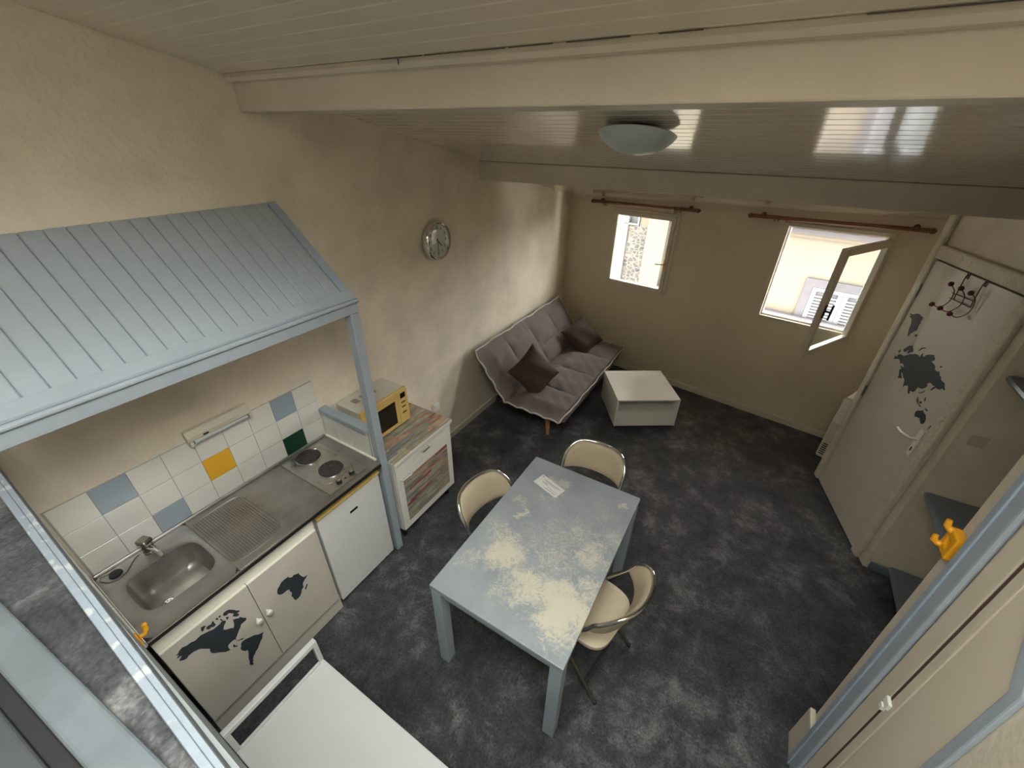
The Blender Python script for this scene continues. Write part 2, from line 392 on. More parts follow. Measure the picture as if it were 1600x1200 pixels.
def worn_table():
    m = bpy.data.materials.new('pale_blue_paint_worn_to_cream'); m.use_nodes = True
    n, l, N = chain(m); b = n['Principled BSDF']
    tc = N('ShaderNodeTexCoord')
    spots = [(-0.16, -0.20, 0.20, 0.95), (0.26, -0.34, 0.24, 1.15), (0.05, -0.30, 0.22, 0.85), (0.26, 0.02, 0.15, 0.75), (-0.22, 0.06, 0.07, 0.75), (0.33, 0.44, 0.05, 0.9), (-0.17, 0.43, 0.12, 0.62), (0.16, 0.14, 0.16, 0.55), (-0.1, 0.3, 0.12, 0.5), (0.34, -0.14, 0.13, 0.7), (-0.02, -0.02, 0.3, 0.42), (0.25, 0.3, 0.2, 0.4), (-0.28, -0.32, 0.12, 0.6), (-0.27, 0.13, 0.09, 0.6), (0.1, -0.1, 0.3, 0.52), (0.3, 0.15, 0.1, 0.62), (-0.3, -0.1, 0.15, 0.55), (0.05, 0.05, 0.25, 0.5), (-0.05, -0.42, 0.1, 0.6), (0.15, 0.42, 0.1, 0.45)]
    wn = N('ShaderNodeTexNoise'); wn.inputs['Scale'].default_value = 6.5; wn.inputs['Detail'].default_value = 6; wn.inputs['Roughness'].default_value = 0.7
    l.new(tc.outputs['Object'], wn.inputs['Vector'])
    wsub = N('ShaderNodeVectorMath', operation='SUBTRACT'); wsub.inputs[1].default_value = (0.5, 0.5, 0.5); l.new(wn.outputs['Color'], wsub.inputs[0])
    wsc = N('ShaderNodeVectorMath', operation='MULTIPLY'); wsc.inputs[1].default_value = (0.42, 0.42, 0.0); l.new(wsub.outputs[0], wsc.inputs[0])
    wad = N('ShaderNodeVectorMath', operation='ADD'); l.new(tc.outputs['Object'], wad.inputs[0]); l.new(wsc.outputs[0], wad.inputs[1])
    acc = None
    for sx, sy, rad, amp in spots:
        d = N('ShaderNodeVectorMath', operation='DISTANCE'); d.inputs[1].default_value = (sx, sy, 0.73); l.new(wad.outputs[0], d.inputs[0])
        mr = N('ShaderNodeMapRange', interpolation_type='SMOOTHSTEP'); mr.inputs[1].default_value = rad*1.35; mr.inputs[2].default_value = 0.0; mr.inputs[3].default_value = 0.0; mr.inputs[4].default_value = amp
        l.new(d.outputs['Value'], mr.inputs[0])
        if acc is None: acc = mr.outputs[0]
        else:
            mx = N('ShaderNodeMath', operation='MAXIMUM'); l.new(acc, mx.inputs[0]); l.new(mr.outputs[0], mx.inputs[1]); acc = mx.outputs[0]
    f1 = N('ShaderNodeTexNoise'); f1.inputs['Scale'].default_value = 26; f1.inputs['Detail'].default_value = 12; f1.inputs['Roughness'].default_value = 0.86; f1.inputs['Distortion'].default_value = 2.2
    l.new(tc.outputs['Object'], f1.inputs['Vector'])
    ad = N('ShaderNodeMath', operation='MULTIPLY_ADD'); ad.inputs[1].default_value = 0.36; l.new(acc, ad.inputs[0]); l.new(f1.outputs['Fac'], ad.inputs[2])
    cr = N('ShaderNodeValToRGB'); cr.color_ramp.elements[0].position = 0.645; cr.color_ramp.elements[0].color = (0, 0, 0, 1); cr.color_ramp.elements[1].position = 0.80; cr.color_ramp.elements[1].color = (1, 1, 1, 1)
    l.new(ad.outputs[0], cr.inputs['Fac'])
    base = N('ShaderNodeValToRGB'); base.color_ramp.elements[0].position = 0.3; base.color_ramp.elements[0].color = (0.27, 0.295, 0.32, 1); base.color_ramp.elements[1].position = 0.7; base.color_ramp.elements[1].color = (0.345, 0.37, 0.39, 1)
    f2 = N('ShaderNodeTexNoise'); f2.inputs['Scale'].default_value = 5; f2.inputs['Detail'].default_value = 8; l.new(tc.outputs['Object'], f2.inputs['Vector']); l.new(f2.outputs['Fac'], base.inputs['Fac'])
    mx = N('ShaderNodeMix', data_type='RGBA'); l.new(cr.outputs['Color'], mx.inputs[0]); l.new(base.outputs['Color'], mx.inputs[6]); mx.inputs[7].default_value = (0.62, 0.58, 0.46, 1)
    l.new(mx.outputs[2], b.inputs['Base Color']); b.inputs['Roughness'].default_value = 0.42
    return m
M_table = worn_table()
def worn_nosing():
    m = mat('pale_blue_worn_nosing_paint', (0.23, 0.26, 0.295), 0.75, var=0.08, vscale=20, spec=0.2)
    n, l, N = chain(m); b = n['Principled BSDF']
    tc = N('ShaderNodeTexCoord'); f = N('ShaderNodeTexNoise'); f.inputs['Scale'].default_value = 28; f.inputs['Detail'].default_value = 7
    l.new(tc.outputs['Object'], f.inputs['Vector'])
    cr = N('ShaderNodeValToRGB'); cr.color_ramp.elements[0].position = 0.56; cr.color_ramp.elements[0].color = (0, 0, 0, 1); cr.color_ramp.elements[1].position = 0.62; cr.color_ramp.elements[1].color = (1, 1, 1, 1)
    l.new(f.outputs['Fac'], cr.inputs['Fac'])
    src = b.inputs['Base Color'].links[0].from_socket
    mx = N('ShaderNodeMix', data_type='RGBA'); l.new(cr.outputs['Color'], mx.inputs[0]); l.new(src, mx.inputs[6]); mx.inputs[7].default_value = (0.36, 0.37, 0.375, 1)
    l.new(mx.outputs[2], b.inputs['Base Color'])
    return m
M_nosing = worn_nosing()
def stone():
    m = bpy.data.materials.new('rubble_stone_masonry'); m.use_nodes = True
    n, l, N = chain(m); b = n['Principled BSDF']
    tc = N('ShaderNodeTexCoord'); mp = N('ShaderNodeMapping'); mp.inputs['Scale'].default_value = (10, 10, 16); l.new(tc.outputs['Object'], mp.inputs['Vector'])
    nd = N('ShaderNodeTexNoise'); nd.inputs['Scale'].default_value = 1.5
    l.new(mp.outputs[0], nd.inputs['Vector'])
    mxv = N('ShaderNodeMix', data_type='RGBA'); mxv.inputs[0].default_value = 0.25; l.new(mp.outputs[0], mxv.inputs[6]); l.new(nd.outputs['Color'], mxv.inputs[7])
    v = N('ShaderNodeTexVoronoi', feature='DISTANCE_TO_EDGE'); v.inputs['Scale'].default_value = 1.2; l.new(mxv.outputs[2], v.inputs['Vector'])
    v2 = N('ShaderNodeTexVoronoi'); v2.inputs['Scale'].default_value = 1.2; l.new(mxv.outputs[2], v2.inputs['Vector'])
    hs = N('ShaderNodeValToRGB'); hs.color_ramp.elements[0].color = (0.012, 0.0095, 0.009, 1); hs.color_ramp.elements[1].color = (0.036, 0.026, 0.018, 1)
    sp = N('ShaderNodeSeparateColor'); l.new(v2.outputs['Color'], sp.inputs[0]); l.new(sp.outputs[0], hs.inputs['Fac'])
    cr = N('ShaderNodeValToRGB'); cr.color_ramp.elements[0].position = 0.02; cr.color_ramp.elements[0].color = (1, 1, 1, 1); cr.color_ramp.elements[1].position = 0.14; cr.color_ramp.elements[1].color = (0, 0, 0, 1)
    l.new(v.outputs['Distance'], cr.inputs['Fac'])
    mx = N('ShaderNodeMix', data_type='RGBA'); l.new(cr.outputs['Color'], mx.inputs[0]); l.new(hs.outputs['Color'], mx.inputs[6]); mx.inputs[7].default_value = (0.058, 0.050, 0.040, 1)
    l.new(mx.outputs[2], b.inputs['Base Color']); b.inputs['Roughness'].default_value = 0.9
    bp = N('ShaderNodeBump'); bp.inputs['Distance'].default_value = 0.03; l.new(v.outputs['Distance'], bp.inputs['Height']); l.new(bp.outputs['Normal'], b.inputs['Normal'])
    return m
M_stone = stone()
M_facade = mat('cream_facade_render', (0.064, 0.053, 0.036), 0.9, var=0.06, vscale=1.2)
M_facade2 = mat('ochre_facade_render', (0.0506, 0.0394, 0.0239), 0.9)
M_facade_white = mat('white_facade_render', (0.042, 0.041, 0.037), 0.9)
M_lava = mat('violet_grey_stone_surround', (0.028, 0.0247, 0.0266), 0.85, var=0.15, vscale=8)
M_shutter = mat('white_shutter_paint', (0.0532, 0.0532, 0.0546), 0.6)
M_asphalt = mat('grey_asphalt', (0.12, 0.12, 0.12), 0.9, var=0.2, vscale=5)

# ================================================================== the setting
def V(m, *p): return m @ Vector(p)
def ring(mb, f, a0, a1, b0, b1, wa, wb, d0, d1):
    """rectangular frame: outer a0..a1 x b0..b1, border widths wa / wb, depth d0..d1; f(a, d, b) -> point"""
    o = [(a0, b0), (a1, b0), (a1, b1), (a0, b1)]; i = [(a0+wa, b0+wb), (a1-wa, b0+wb), (a1-wa, b1-wb), (a0+wa, b1-wb)]
    vs = [f(a, d0, b) for a, b in o] + [f(a, d0, b) for a, b in i] + [f(a, d1, b) for a, b in o] + [f(a, d1, b) for a, b in i]
    fs = []
    for k in range(4):
        j = (k+1) % 4
        fs += [(k, j, 4+j, 4+k), (8+k, 12+k, 12+j, 8+j), (k, 8+k, 8+j, j), (4+k, 4+j, 12+j, 12+k)]
    return mb.add(vs, fs)
def weld(o):
    bm = bmesh.new(); bm.from_mesh(o.data)
    bmesh.ops.remove_doubles(bm, verts=bm.verts, dist=1e-5)
    bm.to_mesh(o.data); bm.free(); return o
def struct(mb, name, m, label, **kw):
    o = mb.build(name, m, None, **kw); return tag(weld(o), label, None, None, 'structure')

struct(MB().box(-0.12, 4.3, -2.75, 5.5, -0.12, 0), 'floor', M_carpet, 'dark charcoal mottled carpet floor')
struct(MB().prism([(-2.7, 0), (5.45, 0), (5.45, CZ(5.45)+0.1), (-2.7, CZ(-2.7)+0.1)], lambda y, z: (-0.12, y, z), lambda y, z: (0, y, z)), 'wall_left', M_wall, 'rough cream plaster wall behind kitchen and sofa')
wall_left = bpy.data.objects['wall_left']

# ceiling slab with the roof window opening, boards below it
ys = [-2.75, SKY0, SKY1, 5.45]; xs = [-0.12, SKX0, SKX1, 4.3]
mb = MB()
for i in range(3):
    for j in range(3):
        if i == 1 and j == 1: continue
        a, b, c, d = xs[i], xs[i+1], ys[j], ys[j+1]
        mb.hexa([(a, c, CZ(c)+0.0125), (b, c, CZ(c)+0.0125), (b, d, CZ(d)+0.0125), (a, d, CZ(d)+0.0125), (a, c, CZ(c)+0.13), (b, c, CZ(c)+0.13), (b, d, CZ(d)+0.13), (a, d, CZ(d)+0.13)])
struct(mb, 'ceiling', M_ceilA, 'sloping ceiling of narrow painted boards')
ceiling = bpy.data.objects['ceiling']
PW = 0.068
def plank(y0, m):
    pr = [(0.0, 0.012), (0.0, 0.003), (0.0035, 0.0), (PW-0.0035, 0.0), (PW, 0.003), (PW, 0.012)]
    return MB().prism(pr, lambda a, b: (0.001, y0+a, CZ(y0+a)+b), lambda a, b: (4.14, y0+a, CZ(y0+a)+b)).build('plank', m, ceiling)
pA = plank(1.26, M_ceilA)
pB = plank(1.53, M_ceilB)
for k in range(1, 10):
    c = pA.copy(); COL.objects.link(c); c.location = (0, -k*PW, 0.21*k*PW)
for k in range(1, 51):
    c = pB.copy(); COL.objects.link(c); c.location = (0, k*PW, -0.21*k*PW-(0.03 if k >= 28 else 0))

def beam(name, y0, y1, zb, label):
    o = MB().prism([(y0, zb), (y1, zb), (y1, CZ(y1)-0.001), (y0, CZ(y0)-0.001)], lambda y, z: (0.001, y, z), lambda y, z: (4.14, y, z)).build(name, M_beam, None, bevel=0.006)
    return tag(o, label, kind='structure')
beam('ceiling_beam', 1.30, 1.52, 2.770, 'thick cream painted beam nearest the camera')
beam('ceiling_beam', 3.20, 3.44, 2.364, 'cream painted beam in front of the windows')
o = MB().prism([(1.268, CZ(1.268)-0.002), (1.262, CZ(1.268)-0.016), (1.272, CZ(1.268)-0.030), (1.298, CZ(1.268)-0.033), (1.298, CZ(1.298)-0.004)], lambda y, z: (0.002, y, z), lambda y, z: (4.13, y, z)).build('trim_1', M_beam, None)
tag(o, 'narrow cracked batten along the top of the near beam', kind='structure')
trim1 = o
for a, b in ((0.98, 1.16), (1.17, 1.47), (1.48, 1.62), (1.66, 1.83), (1.90, 2.0), (2.30, 2.62)):
    MB().box(a, b, 1.2605, 1.2625, CZ(1.262)-0.0058, CZ(1.262)-0.0030).build('crack', M_gap, trim1)
MB().box(1.055, 1.059, 1.2600, 1.2625, CZ(1.262)-0.022, CZ(1.262)-0.004).build('crack', M_gap, trim1)

# unseen roof window, added for cool top light; deep shaft shapes its falloff
sk = thing('unseen_roof_window', ((SKX0+SKX1)/2, (SKY0+SKY1)/2, CZ((SKY0+SKY1)/2)), 0, 'unseen roof window added above the carpeted gallery', kind='structure')
ring(MB(), lambda a, d, b: (a, b, CZ(b)+d), SKX0+0.001, SKX1-0.001, SKY0+0.001, SKY1-0.001, 0.045, 0.045, 0.42, 0.50).build('window_frame', M_winwhite, sk)
ring(MB(), lambda a, d, b: (a, b, CZ(b)+d), SKX0-0.02, SKX1+0.02, SKY0-0.02, SKY1+0.02, 0.0195, 0.0195, 0.001, 0.50).build('shaft_lining', M_winwhite, sk)
MB().hexa([(SKX0+.046, SKY0+.046, CZ(SKY0+.046)+.46), (SKX1-.046, SKY0+.046, CZ(SKY0+.046)+.46), (SKX1-.046, SKY1-.046, CZ(SKY1-.046)+.46), (SKX0+.046, SKY1-.046, CZ(SKY1-.046)+.46),
           (SKX0+.046, SKY0+.046, CZ(SKY0+.046)+.464), (SKX1-.046, SKY0+.046, CZ(SKY0+.046)+.464), (SKX1-.046, SKY1-.046, CZ(SKY1-.046)+.464), (SKX0+.046, SKY1-.046, CZ(SKY1-.046)+.464)]).build('pane', M_glass, sk)

# window wall
W1 = (0.605, 1.405, 1.09, 1.99); W2 = (2.37, 3.19, 1.10, 2.04)
ss = [-0.25, W1[0], W1[1], W2[0], W2[1], 4.35]; zs = [-0.0, W1[2], W2[2], W1[3], W2[3], 2.32]
mb = MB()
for i in range(5):
    for j in range(5):
        if i == 1 and W1[2] <= zs[j] < W1[3]: continue
        if i == 3 and W2[2] <= zs[j] < W2[3]: continue
        mb.box(ss[i], ss[i+1], 0, 0.20, zs[j], zs[j+1], WM0)
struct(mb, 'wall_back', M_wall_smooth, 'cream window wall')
FW = lambda a, d, b: WM0 @ Vector((a, d, b))
o = MB().prism([(0, 0), (-0.014, 0), (-0.014, 0.062), (-0.008, 0.072), (0, 0.074)], lambda d, z: FW(0.0, d, z), lambda d, z: FW(3.40, d, z)).build('baseboard_back', M_winpaint, None)
tag(o, 'cream baseboard under the windows', kind='structure')
o = MB().prism([(0.0005, 0), (0.014, 0), (0.014, 0.062), (0.008, 0.072), (0.0005, 0.074)], lambda x, z: (x, 2.005, z), lambda x, z: (x, 5.13, z)).build('baseboard_left', M_winpaint, None)
tag(o, 'cream baseboard along the left wall', kind='structure')

# window 1, closed
w1 = thing('window_1', None, 0, 'small closed cream window above the sofa', kind='structure', mat=WM0 @ Matrix.Translation((1.005, 0, 1.09)))
ring(MB(), FW, W1[0], W1[1], W1[2], W1[3], 0.035, 0.032, -0.014, 0.07).build('window_frame', M_winpaint, w1, bevel=0.003)
s1 = ring(MB(), FW, W1[0]+0.03, W1[1]-0.037, W1[2]+0.027, W1[3]-0.027, 0.048, 0.045, -0.024, 0.03).build('sash', M_winpaint, w1, bevel=0.004)
ring(MB(), FW, W1[0]+0.076, W1[1]-0.083, W1[2]+0.07, W1[3]-0.07, 0.006, 0.006, -0.012, 0.028).build('glazing_bead', M_winwhite, s1)
MB().box(W1[0]+0.079, W1[1]-0.086, 0.004, 0.008, W1[2]+0.073, W1[3]-0.073, WM0).build('pane', M_glass, s1)
h = MB().box(1.325, 1.35, -0.034, -0.024, 1.40, 1.50, WM0)
h.tube([FW(1.337, -0.03, 1.46), FW(1.337, -0.065, 1.46), FW(1.29, -0.07, 1.455), FW(1.245, -0.066, 1.45)], 0.007, 8)
h.build('window_handle', M_gold, s1)

# window 2, sash swung into the room
w2 = thing('window_2', None, 0, 'large cream window with its sash swung open into the room', kind='structure', mat=WM0 @ Matrix.Translation((2.78, 0, 1.10)))
ring(MB(), FW, W2[0], W2[1], W2[2], W2[3], 0.045, 0.035, -0.014, 0.08).build('window_frame', M_winpaint, w2, bevel=0.004)
ring(MB(), FW, W2[0]+0.04, W2[1]-0.04, W2[2]+0.03, W2[3]-0.03, 0.022, 0.022, 0.02, 0.078).build('rebate', M_winwhite, w2, bevel=0.003)
hp = FW(3.165, -0.03, 0)
sm = Matrix.Translation((hp.x, hp.y, 0)) @ Matrix.Rotation(math.atan2(-0.632, -0.352), 4, 'Z')
FS = lambda a, d, b: sm @ Vector((a, d, b))
sash = ring(MB(), FS, 0.0, 0.735, 1.085, 1.995, 0.055, 0.055, -0.02, 0.025).build('sash', M_winpaint, w2, bevel=0.005)
ring(MB(), FS, 0.05, 0.685, 1.135, 1.945, 0.008, 0.008, -0.016, 0.021).build('glazing_bead', M_winwhite, sash)
MB().box(0.053, 0.682, 0.0, 0.004, 1.138, 1.942, sm).build('pane', M_glass, sash)
h = MB().box(0.70, 0.722, 0.025, 0.033, 1.45, 1.56, sm)
h.tube([FS(0.711, 0.03, 1.51), FS(0.711, 0.075, 1.51)], 0.007, 8).tube([FS(0.711, 0.072, 1.445), FS(0.711, 0.075, 1.575)], 0.008, 8)
h.build('window_handle', M_black, sash)
for z in (1.17, 1.90):
    MB().tube([FW(3.167, -0.028, z-0.04), FW(3.167, -0.028, z+0.04)], 0.011, 10).build('hinge', M_winpaint, w2)

# curtain rods
def curtain_rod(s0, s1, z0, z1, label, rings):
    d = -0.065
    t = thing('curtain_rod', None, 0, label, 'curtain rod', 'wooden curtain rods over the windows', mat=WM0 @ Matrix.Translation(((s0+s1)/2, d, min(z0, z1)-0.02)))
    P = lambda k: FW(s0+(s1-s0)*k, d, z0+(z1-z0)*k)
    MB().tube([P(0.03), P(0.97)], 0.0165, 12).build('pole', M_rod, t, smooth=True)
    L = s1-s0
    for k, sg in ((0.03, -1), (0.97, 1)):
        m = Matrix.Translation(P(k)) @ (WM0.to_3x3().to_4x4()) @ Matrix.Rotation(R(90*sg), 4, 'Y')
        MB().lathe([(0.012, 0), (0.02, 0.006), (0.02, 0.014), (0.013, 0.02), (0.021, 0.034), (0.022, 0.046), (0.014, 0.06), (0.003, 0.066)], m, 14).build('finial', M_rod, t, smooth=True)
    for k in (0.075, 0.925):
        q = P(k)
        b = MB().tube([q + WM0.to_3x3() @ Vector((0, 0.063, 0.012)), q + WM0.to_3x3() @ Vector((0, 0.02, 0.012)), q + WM0.to_3x3() @ Vector((0, 0, -0.003))], 0.011, 8)
        b.lathe([(0.022, 0), (0.022, 0.01), (0.012, 0.016)], Matrix.Translation(q + WM0.to_3x3() @ Vector((0, 0.0645, 0.012))) @ WM0.to_3x3().to_4x4() @ Matrix.Rotation(R(90), 4, 'X'), 12)
        b.build('bracket', M_rod, t, smooth=True)
    for k in rings:
        q = P(k); pts = [q + WM0.to_3x3() @ Vector((0.004*math.sin(3*k*40), 0.027*math.cos(2*math.pi*j/14), -0.010+0.027*math.sin(2*math.pi*j/14))) for j in range(14)]
        MB().tube(pts, 0.0035, 6, closed=True).build('ring', M_rod, t, smooth=True)
curtain_rod(0.36, 1.58, 2.035, 2.055, 'shorter reddish wooden curtain rod above the small window', (0.12, 0.15, 0.80, 0.83, 0.855))
curtain_rod(2.08, 3.38, 2.065, 2.095, 'longer reddish wooden curtain rod above the open window', (0.16, 0.18, 0.235, 0.255))

# boxed-in right part: door wall, alcove
A0 = Vector((3.27, 3.91, 0)); UD = Vector((0.2654, -0.9641, 0)); ND = Vector((-0.96414, -0.26541, 0))
def FD(s, off, z): return A0 + UD*s + ND*off + Vector((0, 0, z))
ca = FD(-0.055, 0, 0); cb = FD(0.945, 0, 0)
poly = [(ca.x, ca.y), (cb.x, cb.y), (4.14, 3.0), (4.14, 4.52), (3.56, 4.60)]
struct(MB().prism(poly, lambda x, y: (x, y, 0), lambda x, y: (x, y, CZ(y)-0.002)), 'wall_right', M_wall, 'cream plastered wall holding the map door')
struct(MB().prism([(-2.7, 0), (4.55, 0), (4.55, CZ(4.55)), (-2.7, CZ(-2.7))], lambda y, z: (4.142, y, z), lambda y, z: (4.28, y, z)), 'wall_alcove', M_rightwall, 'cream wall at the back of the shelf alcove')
# near side wall, slightly leaning
def YL(y0, k, z): return y0 + k*z
zt = 2.83
mb = MB().hexa([(3.10, -2.6, 0), (4.14, -2.6, 0), (4.14, 1.525, 0), (3.10, 1.525, 0), (3.10, -2.6, zt), (4.14, -2.6, zt), (4.14, YL(1.525, .055, zt), zt), (3.10, YL(1.525, .055, zt), zt)])
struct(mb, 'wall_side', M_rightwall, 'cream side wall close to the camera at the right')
def lean(name, y0, y1, k, x0, x1, z0, z1, m, parent=None, k1=None, **kw):
    k1 = k if k1 is None else k1
    return MB().hexa([(x0, YL(y0, k, z0), z0), (x1, YL(y0, k, z0), z0), (x1, YL(y1, k1, z0), z0), (x0, YL(y1, k1, z0), z0), (x0, YL(y0, k, z1), z1), (x1, YL(y0, k, z1), z1), (x1, YL(y1, k1, z1), z1), (x0, YL(y1, k1, z1), z1)]).build(name, m, parent, **kw)
d2 = thing('door_2', (3.09, 1.25, 0), 0, 'pale cupboard door with blue painted frame in the side wall', kind='structure')
lean('door_frame', 1.345, 1.435, .047, 3.078, 3.0995, 0.0, 2.6, M_blue, d2, bevel=0.012, seg=3)
lean('frame_bead', 1.405, 1.437, .047, 3.070, 3.0785, 0.0, 2.6, M_bluecap, d2, bevel=0.004)
lean('jamb', 1.262, 1.343, .040, 3.09, 3.0995, 0.0, 2.6, M_paleflesh, d2, bevel=0.002)
lean('door_gap', 1.250, 1.2615, .034, 3.0885, 3.0995, 0.0, 2.6, mat('brown_shadow_gap_wood', (0.09, 0.05, 0.035), 0.8), d2)
lean('stile', 1.208, 1.2495, .034, 3.088, 3.0995, 0.0, 2.6, M_rightwall, d2, bevel=0.002)
pts = [(0.972, 0.0), (1.206, 0.0), (1.206+.034*1.78, 1.78), (1.066, 1.525)]
MB().prism(pts, lambda y, z: (3.0915, y, z), lambda y, z: (3.0995, y, z)).build('door_panel', M_paleflesh, d2)
pts = [(0.925, 0.0), (0.9715, 0.0), (1.0655, 1.525), (1.266, 1.78), (1.266, 1.85), (1.03, 1.56)]
MB().prism(pts, lambda y, z: (3.084, y, z), lambda y, z: (3.0995, y, z)).build('edge_moulding', M_blue, d2, bevel=0.005)
MB().box(3.074, 3.0965, 1.272, 1.292, 0.93, 0.955).box(3.078, 3.0965, 1.262, 1.300, 0.958, 0.99).build('latch', M_winwhite, d2, bevel=0.002)
o = lean('baseboard_side', 1.43, 1.560, .0, 3.074, 3.0995, 0.0, 0.30, M_winpaint, None, bevel=0.004)
tag(o, 'tall cream baseboard at the foot of the side wall', kind='structure')
o = MB().box(3.545, 3.74, 2.984, 2.9995, 0, 0.072).build('baseboard_alcove', M_shelf, None, bevel=0.004)
tag(o, 'slate blue baseboard in the alcove', kind='structure')

# map door
d1 = thing('door_1', None, 0, 'off-white door with charcoal map of Eurasia and over-door hooks', kind='structure', mat=Matrix.Translation(FD(0.41, 0, 0)) @ Matrix.Rotation(math.atan2(UD.y, UD.x), 4, 'Z'))
def dbox(s0, s1, o0, o1, z0, z1):
    return MB().hexa([FD(s0, o0, z0), FD(s1, o0, z0), FD(s1, o1, z0), FD(s0, o1, z0), FD(s0, o0, z1), FD(s1, o0, z1), FD(s1, o1, z1), FD(s0, o1, z1)])
leaf = dbox(0.020, 0.800, 0.001, 0.016, 0.012, 2.012).build('door_leaf', M_offwhite, d1, bevel=0.002)
mb = MB()
# rough plaster surround
for a in ((-0.056, 0.014, 0.0, 2.30),):
    dbox(*a[:2], 0.0005, 0.030, *a[2:]).build('door_surround', M_frameplaster, d1, bevel=0.012, seg=3)
dbox(0.806, 0.885, 0.0005, 0.034, 0.0, 2.022).build('door_surround', M_frameplaster, d1, bevel=0.014, seg=3)
dbox(0.0145, 0.885, 0.0005, 0.032, 2.024, 2.11).build('door_surround', M_frameplaster, d1, bevel=0.012, seg=3)
dbox(0.018, 0.802, 0.0005, 0.004, 2.013, 2.0235).build('top_gap', M_gap, d1)
for z in (1.80, 0.97):
    MB().tube([FD(0.016, 0.022, z-0.045), FD(0.016, 0.022, z+0.045)], 0.008, 8).build('hinge', M_darkchrome, leaf)
pl = MB(); pts = []
dbox(0.722, 0.762, 0.016, 0.021, 0.90, 1.10).build('lock_plate', M_winwhite, leaf, bevel=0.006)
dbox(0.736, 0.748, 0.021, 0.0225, 0.935, 0.965).build('keyhole', M_black, leaf, bevel=0.003)
MB().tube([FD(0.741, 0.018, 1.03), FD(0.741, 0.062, 1.03), FD(0.73, 0.066, 1.03), FD(0.66, 0.066, 1.015), FD(0.60, 0.062, 1.015)], [0.009, 0.009, 0.010, 0.009, 0.008], 10).build('door_handle', M_winwhite, leaf, smooth=True)

def pts_(s): return [tuple(float(q)/1000 for q in t.split(',')) for t in s.split()]
MAP_na = '43,725 50,723 57,732 71,738 88,728 103,727 118,717 130,720 144,721 160,713 175,706 189,697 206,697 220,697 231,704 242,692 242,682 229,670 218,650 226,635 245,619 253,607 260,618 265,641 266,659 280,649 290,637 296,641 304,618 313,606 313,595 305,590 292,592 282,589 276,577 267,568 257,556 247,542 239,535 240,521 233,536 221,538 205,536 199,527 198,508 201,494 182,506 163,537 146,558 138,575 138,593 143,604 130,627 116,651 108,657 94,665 81,667 71,667 65,661 60,661 49,670 40,680 46,689 56,694 50,703 44,699 38,706 46,710 51,711 43,723'
MAP_i1 = '158,762 170,757 176,750 167,745 160,735 152,737 154,749'
MAP_i2 = '174,740 184,740 193,734 199,743 205,745 204,727 207,714 198,709 187,718 176,718 170,729'
MAP_i3 = '216,747 224,742 222,729 215,735'
MAP_i4 = '229,745 238,742 234,733 228,736'
MAP_i5 = '227,725 233,717 235,704 228,710'
MAP_i6 = '247,740 259,741 272,737 288,713 295,695 307,680 299,675 292,678 298,661 291,655 279,667 273,681 282,688 274,705 266,717 256,715 244,725'
MAP_i7 = '250,707 259,697 254,688 247,688'
MAP_i8 = '234,516 251,505 267,494 262,490 247,503'
MAP_i9 = '217,508 223,507 224,491 230,486 229,476 215,493'
MAP_sa = '244,469 252,479 268,477 287,464 307,453 322,434 336,424 347,418 337,406 330,386 317,376 303,360 293,345 281,340 270,327 262,322 253,305 252,293 246,288 248,270 241,269 234,277 231,292 237,308 240,335 249,364 256,394 244,405 235,427 234,445 241,456'
MAP_af = '476,586 482,608 490,617 501,624 514,636 535,637 556,635 554,625 570,610 580,616 599,603 606,603 606,594 613,566 624,541 634,539 644,538 632,526 618,518 605,505 603,477 588,470 583,454 572,439 559,433 540,435 535,460 534,477 530,488 540,507 532,533 537,542 523,554 510,554 494,556 481,570'
MAP_mg = '605,452 612,465 624,477 628,473 619,456 610,445'
MAP_eu = '133,1324 131,1342 163,1346 151,1355 171,1374 199,1379 216,1380 239,1401 266,1423 288,1430 310,1444 348,1451 364,1446 368,1476 378,1477 378,1464 401,1465 403,1479 429,1497 473,1515 475,1505 492,1504 496,1488 478,1470 502,1469 533,1462 539,1445 566,1443 578,1453 595,1446 604,1434 624,1433 630,1419 662,1418 675,1416 690,1398 704,1390 697,1381 682,1387 669,1369 649,1361 632,1362 621,1344 605,1322 606,1338 613,1356 625,1365 594,1360 576,1364 559,1355 548,1339 562,1335 555,1315 536,1296 508,1285 497,1291 494,1271 492,1250 481,1238 450,1228 459,1210 445,1203 429,1222 409,1246 374,1226 370,1209 361,1233 348,1259 324,1264 294,1285 282,1275 315,1252 278,1235 268,1263 249,1283 259,1301 235,1316 255,1316 280,1322 262,1334 241,1336 220,1322 209,1336 188,1344 158,1329 144,1320'
MAP_e2 = '184,1406 182,1421 202,1445 214,1463 243,1477 280,1447 273,1440 259,1430 245,1414 227,1413 232,1427 237,1440 221,1426 207,1408'
MAP_e3 = '325,1469 324,1482 336,1505 369,1520 370,1514 345,1500 334,1483'
MAP_e4 = '132,1381 148,1394 149,1406 157,1395 158,1375 146,1380'
MAP_e5 = '566,1476 568,1487 583,1487 580,1477'
MAP_e6 = '521,1261 547,1273 558,1290 566,1299 563,1285 550,1270 532,1260'
MAP_gr = '50,1635 56,1644 70,1643 92,1650 100,1656 120,1667 147,1670 168,1666 192,1666 194,1657 198,1649 189,1641 199,1628 195,1614 193,1602 201,1587 201,1573 184,1562 174,1548 160,1533 157,1518 156,1507 142,1507 132,1529 122,1546 118,1565 119,1575 107,1599 95,1614 79,1620 59,1619 60,1624 71,1631'
MAP_ic = '214,1535 208,1544 222,1552 234,1551 233,1543 224,1536'
MAP_au = '608,1122 595,1153 611,1172 633,1184 642,1195 662,1187 681,1188 705,1167 711,1144 700,1122 686,1120 658,1140 632,1133'
MAP_a2 = '551,1208 540,1237 563,1221 572,1207 617,1204 610,1199 575,1201'
